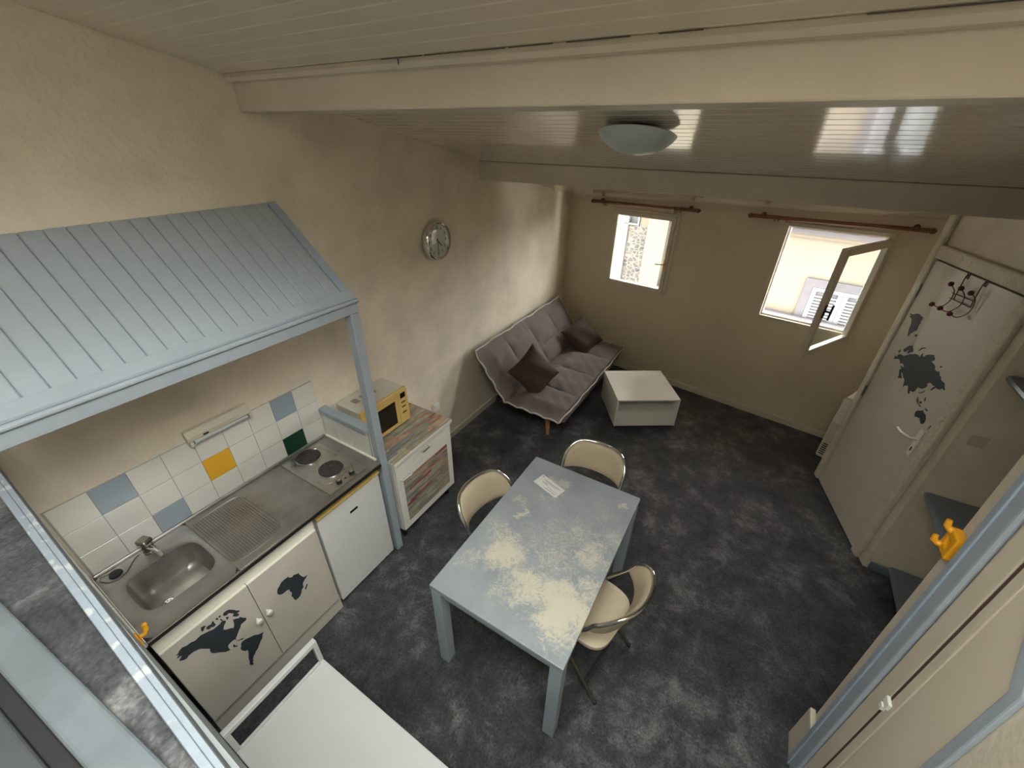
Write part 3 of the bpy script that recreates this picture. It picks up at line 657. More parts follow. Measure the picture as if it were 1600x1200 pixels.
MAP_a3 = '582,1211 582,1228 598,1232 598,1216'
MAP_a4 = '646,1217 676,1218 680,1210 663,1207'
MAP_a5 = '759,1123 763,1139 766,1161 772,1160 770,1140'
MAP_a6 = '613,1242 603,1257 603,1274 617,1255'
dfn = lambda s, z, th: FD(s, 0.016+th, z)
for nm, ks in (('eurasia_decal', (MAP_eu,)), ('small_land_decal', (MAP_e2,)), ('small_land_decal', (MAP_e3,)), ('small_land_decal', (MAP_e4,)), ('small_land_decal', (MAP_e5,)), ('small_land_decal', (MAP_e6,)),
               ('greenland_decal', (MAP_gr,)), ('small_land_decal', (MAP_ic,)), ('australia_decal', (MAP_au,)), ('small_land_decal', (MAP_a2,)), ('small_land_decal', (MAP_a3,)), ('small_land_decal', (MAP_a4,)), ('small_land_decal', (MAP_a5,)), ('small_land_decal', (MAP_a6,))):
    decal(nm, [pts_(k) for k in ks], dfn, M_darkmap, leaf)

# ------------------------------------------------------------------ gallery the photograph is taken from
struct(MB().box(0.001, 3.098, -0.10, -0.012, 0, 1.698), 'wall_front', M_bluewall, 'blue-grey wall under the gallery at the end of the worktop')
wall_front = bpy.data.objects['wall_front']
yl = lambda x: -0.025-0.011*x
struct(MB().hexa([(0.001, -2.598, 1.70), (3.098, -2.598, 1.70), (3.098, yl(3.098)-0.0005, 1.70), (0.001, yl(0)-0.0005, 1.70), (0.001, -2.598, 1.835), (3.098, -2.598, 1.835), (3.098, yl(3.098)-0.0005, 1.835), (0.001, yl(0)-0.0005, 1.835)]), 'gallery_floor', M_carpet, 'charcoal carpeted gallery floor close to the camera')
mb = MB()
gx = [-0.12, GX0, GX1, 4.14]; gz = [0, GZ0, GZ1, CZ(-2.6)]
for i in range(3):
    for j in range(3):
        if not (i == 1 and j == 1): mb.box(gx[i], gx[i+1], -2.75, -2.6, gz[j], gz[j+1])
struct(mb, 'wall_rear', M_rightwall, 'cream rear wall behind the gallery')
w4 = thing('added_gable_window', ((GX0+GX1)/2, -2.7, GZ0), 0, 'unseen gable window added in the rear wall for extra daylight', kind='structure')
ring(MB(), lambda a, d, b: (a, d, b), GX0+0.001, GX1-0.001, GZ0+0.001, GZ1-0.001, 0.05, 0.05, -2.72, -2.63).build('window_frame', M_winwhite, w4, bevel=0.004)
MB().box((GX0+GX1)/2-0.025, (GX0+GX1)/2+0.025, -2.715, -2.635, GZ0+0.0515, GZ1-0.0515).build('mullion', M_winwhite, w4)
for a, b in ((GX0+0.0515, (GX0+GX1)/2-0.0255), ((GX0+GX1)/2+0.0255, GX1-0.0515)):
    MB().box(a, b, -2.68, -2.676, GZ0+0.0515, GZ1-0.0515).build('pane', M_glass, w4)
yr = lambda x: 0.006-0.0155*x
yl = lambda x: -0.025-0.011*x
X0, X1 = 0.002, 3.096
o = MB().prism([(0, 1.70), (0, 1.847), (0.06, 1.850), (0.54, 1.850), (0.58, 1.847), (0.62, 1.849), (0.95, 1.849), (1.0, 1.845), (1.0, 1.70)],
          lambda k, z: (X0, yl(X0)*(1-k)+yr(X0)*k, z), lambda k, z: (X1, yl(X1)*(1-k)+yr(X1)*k, z)).build('trim_2', M_nosing, None)
tag(o, 'pale blue worn nosing along the gallery edge', kind='structure')
yf = lambda x: -0.217+0.0887*x
st = thing('painted_step', (0.95, -0.2, 1.835), 0, 'pale blue-grey painted wooden step on the gallery carpet', 'step')
def slab(name, a, b, z0, z1, m, bevel):
    return MB().hexa([(0.01, yf(0)-b, z0), (1.95, yf(1.95)-b, z0), (1.95, yf(1.95)-a, z0), (0.01, yf(0)-a, z0), (0.01, yf(0)-b, z1), (1.95, yf(1.95)-b, z1), (1.95, yf(1.95)-a, z1), (0.01, yf(0)-a, z1)]).build(name, m, st, bevel=bevel, seg=3)
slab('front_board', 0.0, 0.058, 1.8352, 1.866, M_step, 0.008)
slab('shade_strip', 0.0585, 0.082, 1.8352, 1.848, mat('step_shade_band', (0.012, 0.012, 0.012), 0.9), 0.003)  # near-black strip paints the shadow band behind the front board
slab('rear_board', 0.0825, 0.40, 1.8352, 1.858, mat('shaded_step_paint', (0.045, 0.05, 0.05), 0.6, var=0.2, vscale=8), 0.006)  # same step, darker colour stands in for light falling off here

# ------------------------------------------------------------------ kitchen: tiles
cy0, pitch = 0.010, 0.1405
zr = [(0.9125, 1.0485), (1.0515, 1.1885), (1.1915, 1.334)]
MB().box(0.0002, 0.004, 0.004, 1.277, 0.86, 1.336).build('grout_bed', M_grout, wall_left)
base = None
for c in range(9):
    for r_, (z0, z1) in enumerate(zr):
        y0 = cy0+c*pitch
        m = M_tile
        if (c, r_) in ((1, 2), (2, 0), (7, 2)): m = M_tile_grey
        if (c, r_) == (4, 1): m = M_tile_yellow
        if (c, r_) == (7, 0): m = M_tile_green
        MB().box(0.004, 0.010, y0+0.001, y0+pitch-0.001, z0, z1).build('tile', m, wall_left, bevel=0.0012, seg=1)
for c in range(4):
    for r_, (z0, z1) in enumerate(zr):
        MB().box(0.011+c*pitch, 0.011+(c+1)*pitch-0.002, -0.0118, -0.006, z0, z1).build('tile', M_tile, wall_front, bevel=0.001, seg=1)

# low partition on the right with blue cap
pw = MB().box(0.001, 0.456, 1.286, 1.328, 0, 1.082).build('wall_partition', M_rightwall, None)
tag(pw, 'low tiled partition beside the hob', kind='structure')
for c in range(4):
    x0 = 0.012+c*pitch; x1 = min(x0+pitch-0.002, 0.455)
    if x1-x0 > 0.01: MB().box(x0+0.001, x1-0.001, 1.2795, 1.2838, 0.9125, 1.080).build('tile', M_tile, pw, bevel=0.001, seg=1)
MB().box(0.0105, 0.456, 1.2839, 1.2859, 0.90, 1.082).build('grout_bed', M_gap, pw)
MB().box(0.0015, 0.456, 1.268, 1.334, 1.0825, 1.124).build('cap_rail', M_blue, pw, bevel=0.008, seg=3)

# canopy
cn = thing('kitchen_canopy', (0.48, 1.32, 0), 0, 'sloping blue-grey boarded canopy over the kitchen with a square post', 'canopy')
cx0, cz0, cx1, cz1 = 0.002, 2.375, 0.485, 1.962
tl = math.hypot(cx1-cx0, cz1-cz0); tx, tz = (cx1-cx0)/tl, (cz1-cz0)/tl; nx, nz = -tz, tx
CP = 0.065
def cpl(y0, w_):
    pr = [(0.0006, 0.0), (0.0006, 0.010), (0.005, 0.014), (w_-0.005, 0.014), (w_-0.0006, 0.010), (w_-0.0006, 0.0)]
    return MB().prism(pr, lambda a, b: (cx0+nx*b+0.001, y0+a, cz0+nz*b), lambda a, b: (cx1+nx*b, y0+a, cz1+nz*b)).build('plank', M_blue, cn)
p0 = cpl(1.300-CP, CP)
for k in range(1, 20):
    q = p0.copy(); COL.objects.link(q); q.location = (0, -k*CP, 0)
MB().prism([(cx0+0.001, cz0-0.016), (cx1, cz1-0.016), (cx1, cz1-0.001), (cx0+0.001, cz0-0.001)], lambda x, z: (x, 0.003, z), lambda x, z: (x, 1.335, z)).build('backing_board', M_gap, cn)
MB().prism([(cx0+0.001, cz0-0.05), (cx1, cz1-0.05), (cx1+0.012, cz1+0.012), (cx0+nx*0.02+0.001, cz0+nz*0.02)], lambda x, z: (x, 1.302, z), lambda x, z: (x, 1.345, z)).build('end_rafter', M_bluecap, cn, bevel=0.003)
MB().box(0.475, 0.505, 0.003, 1.352, 1.884, 1.936).build('fascia', M_blue, cn, bevel=0.003)
MB().prism([(0.470, 1.9365), (0.508, 1.9365), (0.517, 1.944), (0.517, 1.953), (0.508, 1.959), (0.470, 1.959)], lambda x, z: (x, 0.003, z), lambda x, z: (x, 1.356, z)).build('bead_moulding', M_blue, cn, bevel=0.002)
MB().prism([(0.468, 1.9595), (0.503, 1.9595), (0.503, 1.972), (0.462, 2.002), (0.455, 1.994)], lambda x, z: (x, 0.003, z), lambda x, z: (x, 1.350, z)).build('top_strip', M_blue, cn, bevel=0.002)
MB().box(0.458, 0.512, 1.292, 1.346, 0.001, 1.8835).build('post', M_blue, cn, bevel=0.004)

# worktop with sink
wt = thing('worktop', (0.28, 0.63, 0.875), 0, 'stainless steel kitchen worktop with sunken sink and ribbed drainer', 'worktop')
ZT = 0.910
MB().box(0.011, 0.545, 0.3801, 1.262, 0.885, ZT).build('top_plate', M_steel, wt, bevel=0.004)
bcx, bcy, bhx, bhy = 0.285, 0.205, 0.142, 0.152
N_ = 48
def se(t, hx, hy, e=0.5):
    c_, s_ = math.cos(t), math.sin(t)
    return (bcx+hx*math.copysign(abs(c_)**e, c_), bcy+hy*math.copysign(abs(s_)**e, s_))
def rectpt(t):
    c_, s_ = math.cos(t), math.sin(t)
    k = 1/max(abs(c_), abs(s_)); ux, uy = c_*k, s_*k
    return (0.278+0.267*ux, 0.190+0.1900*uy)
vs, fs = [], []
levels = [lambda t: (*rectpt(t), 0.886), lambda t: (*rectpt(t), ZT), lambda t: (*se(t, bhx+0.012, bhy+0.012), ZT), lambda t: (*se(t, bhx, bhy), ZT-0.006), lambda t: (*se(t, bhx-0.006, bhy-0.006), ZT-0.04),
          lambda t: (*se(t, bhx-0.014, bhy-0.014, 0.52), ZT-0.11), lambda t: (*se(t, bhx-0.028, bhy-0.028, 0.55), ZT-0.135), lambda t: (*se(t, bhx-0.06, bhy-0.06, 0.6), ZT-0.146), lambda t: (*se(t, 0.035, 0.035, 1.0), ZT-0.150)]
for L in levels:
    for j in range(N_): vs.append(L(2*math.pi*(j+0.5)/N_))
for i in range(len(levels)-1):
    for j in range(N_): fs.append((i*N_+j, i*N_+(j+1) % N_, (i+1)*N_+(j+1) % N_, (i+1)*N_+j))
fs.append(tuple(range((len(levels)-1)*N_, len(levels)*N_)))
sink = MB().add(vs, fs).build('sink_basin', M_steel, wt, smooth=True)
dr = Matrix.Translation((0.282, 0.140, ZT-0.149))
so = MB().lathe([(0.001, 0.0), (0.026, 0.0), (0.027, 0.004), (0.024, 0.005), (0.0225, 0.0018), (0.001, 0.0018)], dr, 20).build('drain_strainer', M_chrome, sink, smooth=True)
for k in range(6):
    a = k*math.pi/3
    MB().lathe([(0.004, 0.0020), (0.004, 0.0026)], dr @ Matrix.Translation((0.012*math.cos(a), 0.012*math.sin(a), 0)), 8).build('hole', M_black, sink)
MB().box(0.0105, 0.024, 0.002, 1.262, ZT+0.0003, ZT+0.016).build('upstand', M_steel, wt, bevel=0.004, seg=3)
rib = MB().tube([(0.075, 0.400, ZT+0.0008), (0.095, 0.400, ZT+0.003), (0.465, 0.400, ZT+0.003), (0.480, 0.400, ZT+0.0008)], 0.0034, 8).build('drainer_rib', M_steel, wt, smooth=True)
for k in range(1, 20):
    q = rib.copy(); COL.objects.link(q); q.location = (0, k*0.0124, 0)
pth = []
for j in range(40):
    t = 2*math.pi*j/40; c_, s_ = math.cos(t), math.sin(t)
    pth.append((0.277+0.218*math.copysign(abs(c_)**0.3, c_), 0.518+0.134*math.copysign(abs(s_)**0.3, s_), ZT+0.0005))
MB().tube(pth, 0.0032, 6, closed=True).build('drainer_rim', M_steel, wt, smooth=True)
MB().box(0.5453, 0.551, 0.001, 1.264, 0.884, 0.9045).build('edge_strip', M_blackedge, wt)
MB().box(0.5453, 0.5525, 0.001, 1.264, 0.9047, 0.9105).build('front_lip', M_chrome, wt, bevel=0.002)
MB().box(0.012, 0.545, -0.004, -0.0008, 0.89, 0.914).build('end_seal', M_cream_edge, wt)
MB().box(0.012, 0.500, 1.2625, 1.2785, 0.905, 0.914).build('end_seal', M_cream_edge, wt)

tp = thing('mixer_tap', (0.062, 0.21, ZT), 0, 'dull chrome mixer tap behind the sink', 'tap')
MB().lathe([(0.027, 0.0005), (0.027, 0.008), (0.022, 0.012), (0.022, 0.050), (0.017, 0.056)], Matrix.Translation((0.062, 0.21, ZT)), 16).build('body', M_darkchrome, tp, smooth=True)
MB().box(-0.030, 0.026, -0.024, 0.024, 0.057, 0.085, Matrix.Translation((0.062, 0.21, ZT)) @ Matrix.Rotation(R(20), 4, 'Z')).build('lever', M_darkchrome, tp, bevel=0.009, seg=3)
MB().tube([(0.075, 0.21, ZT+0.035), (0.11, 0.215, ZT+0.045), (0.155, 0.222, ZT+0.042), (0.162, 0.223, ZT+0.022)], [0.013, 0.012, 0.011, 0.011], 12).build('spout', M_chrome, tp, smooth=True)
sp = thing('sink_plug', (0.068, 0.06, ZT), 0, 'black rubber sink plug with a thin chain beside the basin', 'plug')
MB().lathe([(0.024, 0.0006), (0.026, 0.004), (0.024, 0.010), (0.008, 0.013)], Matrix.Translation((0.075, 0.066, ZT)), 18).build('stopper', M_black, sp, smooth=True)
MB().tube([(0.075, 0.066, ZT+0.014), (0.05, 0.05, ZT+0.004), (0.035, 0.02, ZT+0.003), (0.06, 0.012, ZT+0.003), (0.10, 0.03, ZT+0.003), (0.118, 0.06, ZT+0.003), (0.105, 0.10, ZT+0.004), (0.06, 0.14, ZT+0.004), (0.04, 0.17, ZT+0.003)], 0.0018, 6).build('chain', M_darkchrome, sp, smooth=True)

# hob
hb = thing('electric_hob', (0.28, 1.05, ZT), 0, 'steel two-plate electric hob set on the worktop', 'hob')
MB().box(0.05, 0.512, 0.917, 1.187, ZT+0.0006, ZT+0.008).build('base_plate', M_hob, hb, bevel=0.003)
pth = []
for j in range(36):
    t = 2*math.pi*j/36; c_, s_ = math.cos(t), math.sin(t)
    pth.append((0.262+0.178*math.copysign(abs(c_)**0.4, c_), 1.052+0.108*math.copysign(abs(s_)**0.4, s_), ZT+0.0085))
MB().tube(pth, 0.0032, 6, closed=True).build('raised_rim', M_hob, hb, smooth=True)
for k, (px_, py_) in enumerate(((0.130, 1.054), (0.340, 1.058))):
    q = Matrix.Translation((px_, py_, ZT+0.0085))
    pl = MB().lathe([(0.072, 0), (0.0725, 0.006), (0.069, 0.006), (0.069, 0.012), (0.065, 0.0145), (0.022, 0.0145), (0.020, 0.0125), (0.001, 0.0125)], q, 32).build('hot_plate', M_plateiron, hb, smooth=True)
    MB().lathe([(0.0735, 0.0), (0.0765, 0.001), (0.0765, 0.004), (0.0735, 0.005)], q, 32).build('steel_ring', M_chrome, pl, smooth=True)
for (px_, py_) in ((0.478, 1.100), (0.478, 1.008)):
    q = Matrix.Translation((px_, py_, ZT+0.0085))
    kb = MB().lathe([(0.017, 0), (0.0165, 0.012), (0.014, 0.020), (0.001, 0.020)], q, 18).build('knob', M_black, hb, smooth=True)
    MB().lathe([(0.0115, 0.0203), (0.0115, 0.0212), (0.001, 0.0215)], q, 14).build('knob_cap', M_chrome, kb, smooth=True)
MB().box(0.472, 0.482, 1.046, 1.062, ZT+0.0082, ZT+0.0092).build('indicator_lamp', M_red, hb)

# base cabinet with map doors
bc = thing('base_cabinet', (0.27, 0.39, 0), 0, 'grey-white sink cabinet with charcoal Americas and Africa on its doors', 'cabinet')
for y_ in (0.002, 0.766): MB().box(0.02, 0.505, y_, y_+0.016, 0.1285, 0.8835).build('side_panel', M_offwhite, bc)
MB().box(0.02, 0.505, 0.0185, 0.7655, 0.1285, 0.145).build('bottom_panel', M_offwhite, bc)
MB().box(0.02, 0.028, 0.0185, 0.7655, 0.1455, 0.74).build('back_panel', M_offwhite, bc)
MB().box(0.5055, 0.522, 0.002, 0.768, 0.792, 0.876).build('top_rail', M_cream_edge, bc, bevel=0.002)
MB().box(0.02, 0.515, 0.002, 0.782, 0.001, 0.128).build('plinth', M_offwhite, bc)
doorsL = MB().box(0.5205, 0.537, 0.004, 0.376, 0.140, 0.786).build('cabinet_door', M_offwhite, bc, bevel=0.0015)
doorsR = MB().box(0.5205, 0.537, 0.379, 0.766, 0.140, 0.786).build('cabinet_door', M_offwhite, bc, bevel=0.0015)
MB().box(0.5205, 0.5376, 0.004, 0.376, 0.7864, 0.7905).build('edge_band', M_cream_edge, doorsL)
MB().box(0.5205, 0.5376, 0.379, 0.766, 0.7864, 0.7905).build('edge_band', M_cream_edge, doorsR)
MB().box(0.5205, 0.531, 0.330, 0.766, 0.1295, 0.1345).build('lower_band', M_cream_edge, bc)
for d_, y_ in ((doorsL, 0.349), (doorsR, 0.404)):
    MB().lathe([(0.007, 0), (0.007, 0.010), (0.0155, 0.016), (0.0165, 0.024), (0.011, 0.031), (0.001, 0.032)], Matrix.Translation((0.537, y_, 0.535)) @ Matrix.Rotation(R(90), 4, 'Y'), 16).build('knob', M_tile, d_, smooth=True)
cfn = lambda y, z, th: Vector((0.537+th, y, z))
for nm, k in (('north_america_decal', MAP_na), ('small_land_decal', MAP_i1), ('small_land_decal', MAP_i2), ('small_land_decal', MAP_i3), ('small_land_decal', MAP_i4), ('small_land_decal', MAP_i5), ('arctic_islands_decal', MAP_i6), ('small_land_decal', MAP_i7), ('small_land_decal', MAP_i8), ('small_land_decal', MAP_i9), ('south_america_decal', MAP_sa)):
    decal(nm, [pts_(k)], cfn, M_darkmap, doorsL)
for nm, k in (('africa_decal', MAP_af), ('small_land_decal', MAP_mg)):
    decal(nm, [pts_(k)], cfn, M_darkmap, doorsR)

# fridge
fr = thing('mini_fridge', (0.27, 1.035, 0), 0, 'white under-counter fridge with yellowed handle strip below the hob', 'fridge')
MB().box(0.03, 0.448, 0.800, 1.268, 0.012, 0.850).build('cabinet_body', M_fridge, fr, bevel=0.004)
fd = MB().box(0.450, 0.500, 0.802, 1.266, 0.030, 0.795).build('fridge_door', M_fridge, fr, bevel=0.006, seg=3)
MB().prism([(0.450, 0.7955), (0.505, 0.7955), (0.512, 0.806), (0.508, 0.820), (0.488, 0.826), (0.450, 0.836)], lambda x, z: (x, 0.800, z), lambda x, z: (x, 1.268, z)).build('handle_strip', M_gold, fd, bevel=0.003)
MB().box(0.5003, 0.5018, 1.010, 1.068, 0.664, 0.682).build('badge', M_black, fd)
for (x_, y_) in ((0.08, 0.84), (0.42, 0.84), (0.08, 1.23), (0.42, 1.23)):
    MB().lathe([(0.014, 0.0005), (0.014, 0.0115)], Matrix.Translation((x_, y_, 0)), 10).build('foot', M_black, fr)

# strip light
nl = thing('strip_light', (0.03, 0.71, 1.33), 0, 'old cream fluorescent strip light above the tiles', 'lamp')
MB().prism([(0.0105, 1.350), (0.048, 1.350), (0.048, 1.372), (0.030, 1.402), (0.0105, 1.404)], lambda x, z: (x, 0.548, z), lambda x, z: (x, 0.868, z)).build('housing', M_winpaint, nl, bevel=0.003)
MB().tube([(0.036, 0.575, 1.335), (0.036, 0.845, 1.335)], 0.012, 12).build('tube', M_lampglass, nl, smooth=True)
for y_ in (0.552, 0.852):
    MB().box(0.0105, 0.052, y_, y_+0.016, 1.318, 1.3495).build('end_cap', M_winpaint, nl, bevel=0.003)
MB().box(0.0482, 0.052, 0.62, 0.645, 1.356, 1.364).build('switch', M_black, nl)

# storage cabinet with printed boards
sc = thing('storage_cabinet', (0.27, 1.69, 0), 0, 'white cabinet covered with printed weathered boards under the microwave', 'cabinet')
MB().box(0.03, 0.498, 1.388, 1.986, 0.115, 0.765).build('carcass', M_white, sc, bevel=0.002)
tb = MB().box(0.012, 0.530, 1.378, 1.996, 0.7655, 0.792).build('top_board', M_white, sc, bevel=0.002)
MB().box(0.014, 0.526, 1.380, 1.994, 0.7923, 0.7935).build('print_sheet', M_print_top, tb)
dw = MB().box(0.4985, 0.515, 1.390, 1.984, 0.668, 0.762).build('drawer', M_white, sc, bevel=0.002)
MB().tube([(0.515, 1.645, 0.716), (0.535, 1.647, 0.716), (0.535, 1.718, 0.716), (0.515, 1.72, 0.716)], 0.005, 8).build('drawer_handle', M_chrome, dw, smooth=True)
cd = MB().box(0.4985, 0.515, 1.390, 1.984, 0.120, 0.664).build('cabinet_door', M_white, sc, bevel=0.002)
MB().box(0.5152, 0.5162, 1.446, 1.928, 0.182, 0.590).build('print_sheet', M_print_door, cd)
MB().tube([(0.515, 1.425, 0.612), (0.535, 1.43, 0.612), (0.537, 1.51, 0.612), (0.515, 1.515, 0.612)], 0.006, 8).build('door_handle', M_whitebench, cd, smooth=True)
for (x_, y_) in ((0.07, 1.43), (0.45, 1.43), (0.07, 1.945), (0.45, 1.945)):
    MB().lathe([(0.02, 0.0005), (0.024, 0.1145)], Matrix.Translation((x_, y_, 0)), 10).build('foot', M_black, sc)

# microwave
mw = thing('microwave', (0.14, 1.61, 0.7935), 0, 'old cream microwave with yellowed front on the printed cabinet', 'microwave')
MB().box(0.012, 0.236, 1.398, 1.824, 0.812, 1.095).build('case', M_mwbody, mw, bevel=0.005)
ff = MB().box(0.2365, 0.264, 1.396, 1.826, 0.808, 1.098).build('front_frame', M_mwfront, mw, bevel=0.007, seg=3)
MB().box(0.2642, 0.2665, 1.44, 1.695, 0.845, 1.035).build('oven_window', M_darkglass, ff, bevel=0.018, seg=3)
MB().box(0.2642, 0.2652, 1.728, 1.730, 0.82, 1.085).build('panel_joint', M_gold, ff)
MB().box(0.2642, 0.2662, 1.752, 1.800, 1.025, 1.068).build('display', M_darkglass, ff, bevel=0.010, seg=3)
for z_ in (0.985, 0.945, 0.895):
    MB().box(0.2642, 0.2675, 1.755, 1.795, z_, z_+0.010).build('button', M_darkrim, ff, bevel=0.002)
for k in range(3):
    mesh_y = 1.47+k*0.075
    for j in range(5):
        MB().box(0.075, 0.135, mesh_y+j*0.009, mesh_y+j*0.009+0.004, 1.0951, 1.0957).build('vent_slot', M_darkrim, mw)
for j in range(6):
    MB().box(0.05+j*0.018, 0.056+j*0.018, 1.3972, 1.3978, 0.98, 1.04).build('vent_slot', M_darkrim, mw)
for (x_, y_) in ((0.04, 1.43), (0.22, 1.43), (0.04, 1.79), (0.22, 1.79)):
    MB().lathe([(0.012, 0.794), (0.012, 0.8115)], Matrix.Translation((x_, y_, 0)), 10).build('foot', M_black, mw)

ws = thing('wall_socket', (0.02, 2.39, 0.45), 0, 'small white wall socket beside the storage cabinet', 'socket')
MB().box(0.0005, 0.028, 2.355, 2.425, 0.455, 0.53).build('housing', M_white, ws, bevel=0.006)
MB().lathe([(0.022, 0), (0.022, 0.003), (0.019, 0.003), (0.018, 0.0008), (0.001, 0.0008)], Matrix.Translation((0.0282, 2.39, 0.492)) @ Matrix.Rotation(R(90), 4, 'Y'), 16).build('socket_face', M_winwhite, ws, smooth=True)

# clock
ck = thing('wall_clock', (0.03, 2.565, 1.83), 0, 'round chrome wall clock showing half past four on the left wall', 'clock')
CM = Matrix.Translation((0.0, 2.565, 1.976)) @ Matrix(((0, 0, 1, 0), (1, 0, 0, 0), (0, 1, 0, 0), (0, 0, 0, 1)))   # local x -> +y, local y -> up, local z -> +x
MB().lathe([(0.135, 0.001), (0.147, 0.006), (0.150, 0.030), (0.144, 0.050), (0.136, 0.056), (0.128, 0.052), (0.126, 0.040), (0.124, 0.034), (0.001, 0.034)], CM, 48).build('rim', M_chrome, ck, smooth=True)
face = MB().lathe([(0.1255, 0.0342), (0.1255, 0.0352), (0.001, 0.0352)], CM, 40).build('dial', M_clockface, ck)
MB().lathe([(0.127, 0.0475), (0.10, 0.0525), (0.05, 0.056), (0.001, 0.057)], CM, 32).build('glass', M_clockglass, ck, smooth=True)
for h in range(1, 13):
    a = R(90-30*h)
    text_part('numeral', str(h), 0.034, CM @ Matrix.Translation((0.099*math.cos(a), 0.099*math.sin(a), 0.036)), M_black, face)
def hand(name, deg, l0, l1, w_):
    m = CM @ Matrix.Rotation(R(-deg), 4, 'Z')
    return MB().box(-w_/2, w_/2, -l0, l1, 0.0372, 0.0384, m).build(name, M_black, ck)
hand('hour_hand', 135, 0.018, 0.060, 0.009); hand('minute_hand', 180, 0.022, 0.095, 0.006)

# ------------------------------------------------------------------ sofa bed
sf = thing('sofa_bed', (0.55, 3.90, 0), 0, 'taupe quilted sofa bed with pale piping against the left wall', 'sofa')
SY0, SY1 = 2.93, 4.83
def puff(u, v, nu, nv):
    a = abs(math.sin(math.pi*nu*u))**0.55; b = abs(math.sin(math.pi*nv*v))**0.55
    return a*b
def edge_in(u, v):   # thins the slab to a lip along its border
    e = min(u, 1-u)*12; f = min(v, 1-v)*7
    return min(1, e)*min(1, f)
def wob(t, s): return 0.012*math.sin(t*23+s)+0.008*math.sin(t*51+2*s)
c0 = Vector((0.43, 0, 0.40)); ct = Vector((0.085, 0, 0.865)); cf = Vector((1.035, 0, 0.375))
bn = Vector((ct.z-c0.z, 0, -(ct.x-c0.x))).normalized()
sn = Vector((0.05, 0, 1)).normalized()
def vcell(v): return v*0.45/0.34 if v < 0.34 else None
def back_fn(u, v, top):
    p = c0.lerp(ct, v) + Vector((0, SY0+(SY1-SY0)*u, 0))
    vv = v/0.36*1.0 if v < 0.36 else (v-0.36)/0.64
    k = abs(math.sin(math.pi*4*u))**0.5*abs(math.sin(math.pi*min(1, vv)))**0.45
    e = edge_in(u, v*0.5+0.5)
    off = (0.03+0.035*k)*max(0.12, e) if top else -0.07*max(0.15, e)
    return p + bn*off
def seat_fn(u, v, top):
    p = c0.lerp(cf, v) + Vector((0, SY0+(SY1-SY0)*u, 0))
    p.z += -0.012*math.sin(math.pi*u)*v
    k = abs(math.sin(math.pi*4*u))**0.5*abs(math.sin(math.pi*v))**0.4
    e = edge_in(u, v*0.5)
    wr = 0.006*math.sin(u*60+v*9)*math.sin(v*14+u*11)
    off = (0.03+0.035*k)*max(0.12, e)+wr*e if top else -0.10*max(0.15, e)
    return p + sn*off
bk = MB().sheet(back_fn, 96, 30).build('backrest', M_sofa, sf, smooth=True)
se_ = MB().sheet(seat_fn, 96, 36).build('seat', M_sofa, sf, smooth=True)
def yy(u): return SY0+(SY1-SY0)*u
pb = [c0.lerp(ct, k/12)+Vector((0.012*math.sin(k*1.7), yy(0)-0.006, 0)) for k in range(0, 13)]
pb += [ct+Vector((wob(k/24, 1)*0.3, yy(k/24), 0.008+wob(k/24, 3)*0.5)) for k in range(0, 25)]
pb += [c0.lerp(ct, 1-k/12)+Vector((0.012*math.sin(k*1.7), yy(1)+0.006, 0)) for k in range(0, 13)]
MB().tube(pb, 0.0085, 8).build('piping', M_piping, bk, smooth=True)
pb = [c0.lerp(cf, k/12)+Vector((0, yy(0)-0.006+wob(k/12, 2)*0.6, wob(k/12, 5)*0.7)) for k in range(0, 13)]
pb += [cf+Vector((0.008+wob(k/24, 4)*0.4, yy(k/24), -0.012*math.sin(math.pi*k/24)+wob(k/24, 6)*0.3)) for k in range(0, 25)]
pb += [c0.lerp(cf, 1-k/12)+Vector((0, yy(1)+0.006, 0)) for k in range(0, 13)]
MB().tube(pb, 0.0085, 8).build('piping', M_piping, se_, smooth=True)
MB().box(0.20, 0.86, 3.12, 4.64, 0.20, 0.27).build('under_frame', mat('dark_frame_fabric', (0.02, 0.018, 0.017), 0.9), sf, bevel=0.01)
for (x_, y_) in ((0.80, 3.18), (0.80, 4.58), (0.28, 3.42), (0.28, 4.40)):
    MB().tube([(x_, y_, 0.203), (x_+0.03, y_-0.03 if y_ < 4 else y_+0.03, 0.001)], [0.028, 0.017], 12).build('leg', M_oak, sf, smooth=True)

def cushion(loc, n, up, size, spin, label):
    n = Vector(n).normalized(); x_ = Vector(up).cross(n).normalized(); y_ = n.cross(x_)
    m = Matrix(((x_.x, y_.x, n.x, loc[0]), (x_.y, y_.y, n.y, loc[1]), (x_.z, y_.z, n.z, loc[2]), (0, 0, 0, 1))) @ Matrix.Rotation(spin, 4, 'Z')
    def fn(u, v, top):
        a, b = 2*u-1, 2*v-1
        k = (1-abs(a)**2.6)*(1-abs(b)**2.6)
        t = size*0.20*max(0.0, k)**0.5+0.003
        sx = 1-0.10*(1-b*b); sy = 1-0.10*(1-a*a)
        cr = 0.008*math.sin(a*5+b*3)*k
        return m @ Vector((a*size/2*sx, b*size/2*sy, (t+cr) if top else -t))
    o = MB().sheet(fn, 26, 26).build('cushion', M_brown, None, smooth=True)
    return tag(o, label, 'cushion', 'brown cushions on the sofa bed')
cushion((0.56, 3.30, 0.60), (0.70, -0.42, 0.56), (0, 0, 1), 0.43, R(32), 'dark brown square cushion leaning on the near end of the sofa')
cushion((0.60, 4.48, 0.56), (0.60, -0.35, 0.72), (0, 0, 1), 0.42, R(22), 'dark brown square cushion at the window end of the sofa')

